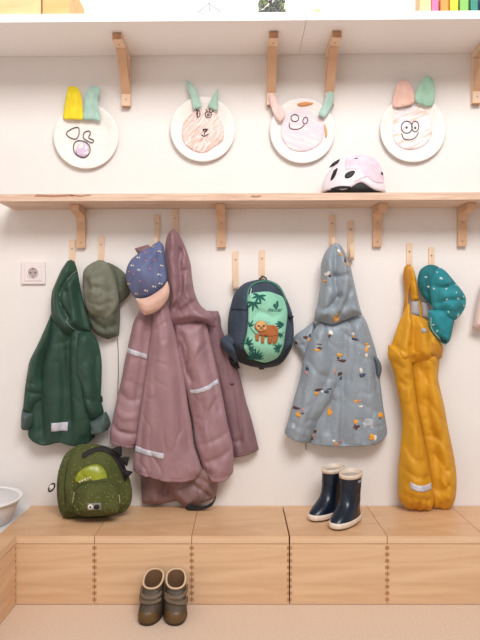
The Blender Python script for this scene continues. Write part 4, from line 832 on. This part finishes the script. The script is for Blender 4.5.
# brown ankle shoes
SB = fabric('shoe_leather', (74,60,46), 6, .6, .4, (140,140,140), sheen=0); ST = fabric('shoe_toe_rubber', (92,66,30), 6, .45, .2, (140,140,140), sheen=0); SL_ = fabric('shoe_lining', (206,178,148), 6, .9, .3, (160,160,160)); SS = fabric('shoe_strap', (104,86,68), 5, .65, .3, (160,160,160), sheen=0); SO = plain('shoe_sole',(60,44,26),.7); SI = fabric('insole',(112,82,56),8,.9,.2)
tabS = [(0,.144,.004,.034),(.010,.148,.0,.0375),(.024,.149,0,.0385),(.036,.145,.001,.0375),(.046,.136,.002,.0365),(.056,.120,.003,.0350),(.070,.106,.004,.0350),(.084,.095,.004,.0345),(.098,.088,.003,.0340),(.112,.084,.002,.0345)]
ztS = lambda z, y: (max(0, z-.06)/.052)*(.018 - .46*y)
def shoe(label, mir):
    t = thing('ankle_shoe', label, 'shoe', (0,0,0), 'brown ankle shoes on the floor'); n = 48; asy = -.06*mir
    S = lambda z, g=0: shoe_ring(tabS, z, n, ztS, g, asy)
    Mb().rings([S(0,-.002), S(0,.001), S(.009,.0025), S(.0125,.0015), S(.0125,-.004)], capb=False).build('sole', SO, t, True)
    zsl = [.010,.018,.024,.030,.036,.041,.046,.051,.056,.063,.070,.077,.084,.091,.098,.105,.112]
    mb = Mb(); mb.rings([S(z) for z in zsl], capa=True, capb=False); mb.build('upper', SB, t, True)
    # toe cap
    tc = Mb(); rr = []
    for z in (.010,.014,.019,.024,.029,.034,.039,.042):
        g = S(z, .0018); f = .85 if z < .028 else .85-(z-.028)/.03
        ring = []
        for k in range(-9, 10):
            u = k*f; i0 = math.floor(u); w_ = u-i0; ring.append(g[i0 % n].lerp(g[(i0+1) % n], w_))
        rr.append(ring)
    V = [p for r_ in rr for p in r_]; m = 19; tc.add(V, [(i*m+k, i*m+k+1, (i+1)*m+k+1, (i+1)*m+k) for i in range(len(rr)-1) for k in range(m-1)])
    tc.build('toe_cap', ST, t, True)
    # collar padding and lining
    top = S(.112, 0); rim = [p + Vector((0,0,.001)) for p in top]; cen = sum(top, Vector())/n
    Mb().tube([p.lerp(cen, .07) for p in top], .0036, 8, 0, True).build('padded_collar', SL_, t, True)
    inn = [S(.112,-.004), S(.098,-.006), S(.08,-.006), S(.06,-.006), S(.05,-.007)]
    Mb().rings(inn, capa=False).build('lining', SI, t, True)
    tg = Mb(); g = [S(z, .0035) for z in (.062,.07,.078,.088,.098,.106)]; V = []
    for r_ in g: V += [r_[k % n] for k in range(-5, 6)]
    for r_ in g: V += [r_[k % n] + Vector((0,.004,0)) for k in range(-5, 6)]
    q_ = len(g); tg.add(V, [(i*11+k, i*11+k+1, (i+1)*11+k+1, (i+1)*11+k) for i in range(q_-1) for k in range(10)] + [(q_*11+i*11+k, q_*11+i*11+k+1, q_*11+(i+1)*11+k+1, q_*11+(i+1)*11+k) for i in range(q_-1) for k in range(10)] + [((q_-1)*11+k, (q_-1)*11+k+1, (2*q_-1)*11+k+1, (2*q_-1)*11+k) for k in range(10)])
    tg.build('tongue', SB, t, True)
    for z0, sl_ in ((.0845,(.0015 if mir > 0 else -.004)), (.0650,(.0 if mir > 0 else .010))):
        st_ = Mb(); K_ = (range(-12, 9) if mir > 0 else range(-8, 13)); rows = []
        for g_ in (.003, .0064):
            for dz in (-.0066,-.0054,.0054,.0066):
                row = []
                for k in K_:
                    z = z0 + dz*(.94) - sl_*k/11*mir*-1; r_ = S(z, g_ if abs(dz) < .006 else g_-.001); row.append(r_[k % n])
                rows.append(row)
        m = len(K_); V = [p for r_ in rows for p in r_]; Q = lambda i, j: [(i*m+k, i*m+k+1, j*m+k+1, j*m+k) for k in range(m-1)]
        Fc = Q(0,1)+Q(1,2)+Q(2,3)+Q(4,5)+Q(5,6)+Q(6,7)+Q(0,4)+Q(3,7); Fc += [(0,m,5*m,4*m),(m,2*m,6*m,5*m),(2*m,3*m,7*m,6*m)]; e_ = m-1; Fc += [(e_,m+e_,5*m+e_,4*m+e_),(m+e_,2*m+e_,6*m+e_,5*m+e_),(2*m+e_,3*m+e_,7*m+e_,6*m+e_)]
        st_.add(V, Fc); st_.build('strap', SS, t, False)
    return t
o = shoe('left brown ankle shoe with two straps lying parallel, on the floor before the bench', 1); place(o, (X(153,.43), -.357, .0), -2)
o = shoe('right brown ankle shoe with its lower strap slanting, on the floor before the bench', -1); place(o, (X(174.5,.43), -.357, .0), 1)
# navy rubber boots
RB = plain('navy_rubber',(15,28,44),.3); CR_ = noisy('cream_rubber',(218,200,182),(230,214,198),(40,40,40),.5); BI = fabric('boot_lining',(196,182,170),5,.9,.2)
tabB = [(0,.166,.0,.033),(.006,.170,-.002,.0355),(.020,.170,-.002,.0365),(.030,.163,.001,.0345),(.042,.148,.004,.033),(.054,.126,.006,.0315),(.068,.107,.008,.0305),(.085,.096,.009,.030),(.11,.091,.008,.031),(.14,.0895,.006,.0325),(.168,.089,.004,.0335)]
def boot(label):
    t = thing('rubber_boot', label, 'boot', (0,0,0), 'navy rubber boots on the bench'); n = 48
    ztB = lambda z, y: max(0, z-.12)/.048*(.045-y)*.08
    S = lambda z, g=0: shoe_ring(tabB, z, n, ztB, g, 0)
    Mb().rings([S(0,-.004), S(0,-.001), S(.006,0), S(.0062,-.003)], capb=False).build('tread', plain('dark_tread',(34,36,40),.7), t, True)
    Mb().rings([S(.005,-.002), S(.0055,.001), S(.010,.0022), S(.019,.0022), S(.0235,.0012), S(.0240,-.003)], capb=False).build('sole', CR_, t, True)
    Mb().rings([S(z) for z in (.018,.024,.030,.036,.042,.048,.054,.061,.068,.076,.085,.097,.11,.125,.14,.155,.163)], capb=False).build('boot_upper', RB, t, True)
    Mb().rings([S(.154,.0004), S(.1545,.0022), S(.168,.0024), S(.1695,.0010), S(.168,-.001), S(.150,-.0025)], capa=False, capb=False).build('rim_band', [CR_], t, True)
    Mb().rings([S(.156,-.0022), S(.13,-.0034), S(.10,-.0040), S(.09,-.006)], capa=False).build('lining', BI, t, True)
    for z, g in ((.118,.0012),): Mb().tube(S(z, .0004), .0009, 6, 0, True).build('seam_ridge', RB, t, True)
    return t
o = boot('front right navy rubber boot with cream sole and pale label'); place(o, (.440, -.148, HB), -36); o.scale = (1.1,1.1,1.07)
lbm = Mb(); lbm.box(-.013,.013,.0,.0015,-.004,.004, bev=.0006); l_ = lbm.build('pale_label', plain('boot_label',(150,156,168),.5), None); l_.parent = o; l_.location = (.0335,-.046,.142); l_.rotation_euler = (0,0,math.radians(90))
o = boot('left navy rubber boot standing partly behind the other boot'); place(o, (.392, -.070, HB), -44); o.scale = (1.1,1.1,1.07)

# ------------------------------------------------------------------ bin
t = thing('plastic_bin', 'round white plastic basin at the left edge above the bench corner', 'basin', (-.977,-.19,HB-.006)); n = 56
cx, cy, z0 = -.977, -.19, HB-.006
rg = [[(cx+r_*math.cos(2*math.pi*i/n), cy+r_*math.sin(2*math.pi*i/n), z0+z_) for i in range(n)] for r_, z_ in ((.118,0),(.126,.003),(.155,.080),(.157,.084),(.166,.085),(.168,.089),(.166,.092),(.156,.092),(.152,.088),(.122,.006),(.02,.005))]
Mb().rings(rg[:3]+rg[8:]).build('basin_wall', plain('basin_plastic',(226,222,222),.4), t, True)
Mb().rings(rg[2:9], capa=False, capb=False).build('rolled_rim', plain('basin_rim',(236,232,232),.35), t, True)

# ------------------------------------------------------------------ light and camera
def area(name, loc, target, size, size_y, power, col):
    l = bpy.data.lights.new(name, 'AREA'); l.shape = 'RECTANGLE'; l.size = size; l.size_y = size_y; l.energy = power; l.color = col
    o = bpy.data.objects.new(name, l); COL.objects.link(o); o.location = loc
    o.rotation_euler = (Vector(target)-Vector(loc)).to_track_quat('-Z','Y').to_euler(); return o
area('ceiling_lamp', (.75,-3.0,3.75), (.1,0,1.0), 2.2, 1.4, 140, (1,.98,.958))
area('fill_light', (-1.2,-4.2,1.9), (0,0,.9), 2.2, 1.6, 9, (.93,.96,1))  # added cool fill from behind the camera, not a real window
w = bpy.data.worlds.new('World'); SC.world = w; w.use_nodes = True
bg = w.node_tree.nodes['Background']; bg.inputs[0].default_value = (1,.965,.95,1); bg.inputs[1].default_value = .33
cam = bpy.data.cameras.new('camera'); cam.sensor_fit = 'VERTICAL'; cam.sensor_height = 36; cam.lens = 36*F/640
co = bpy.data.objects.new('camera', cam); COL.objects.link(co); co.location = (0, CY, CZ); co.rotation_euler = (math.radians(90),0,0)
SC.camera = co
SC.view_settings.view_transform = 'Standard'; SC.view_settings.look = 'None'; SC.view_settings.gamma = 1; SC.view_settings.use_curve_mapping = False
SC.view_settings.exposure = .05
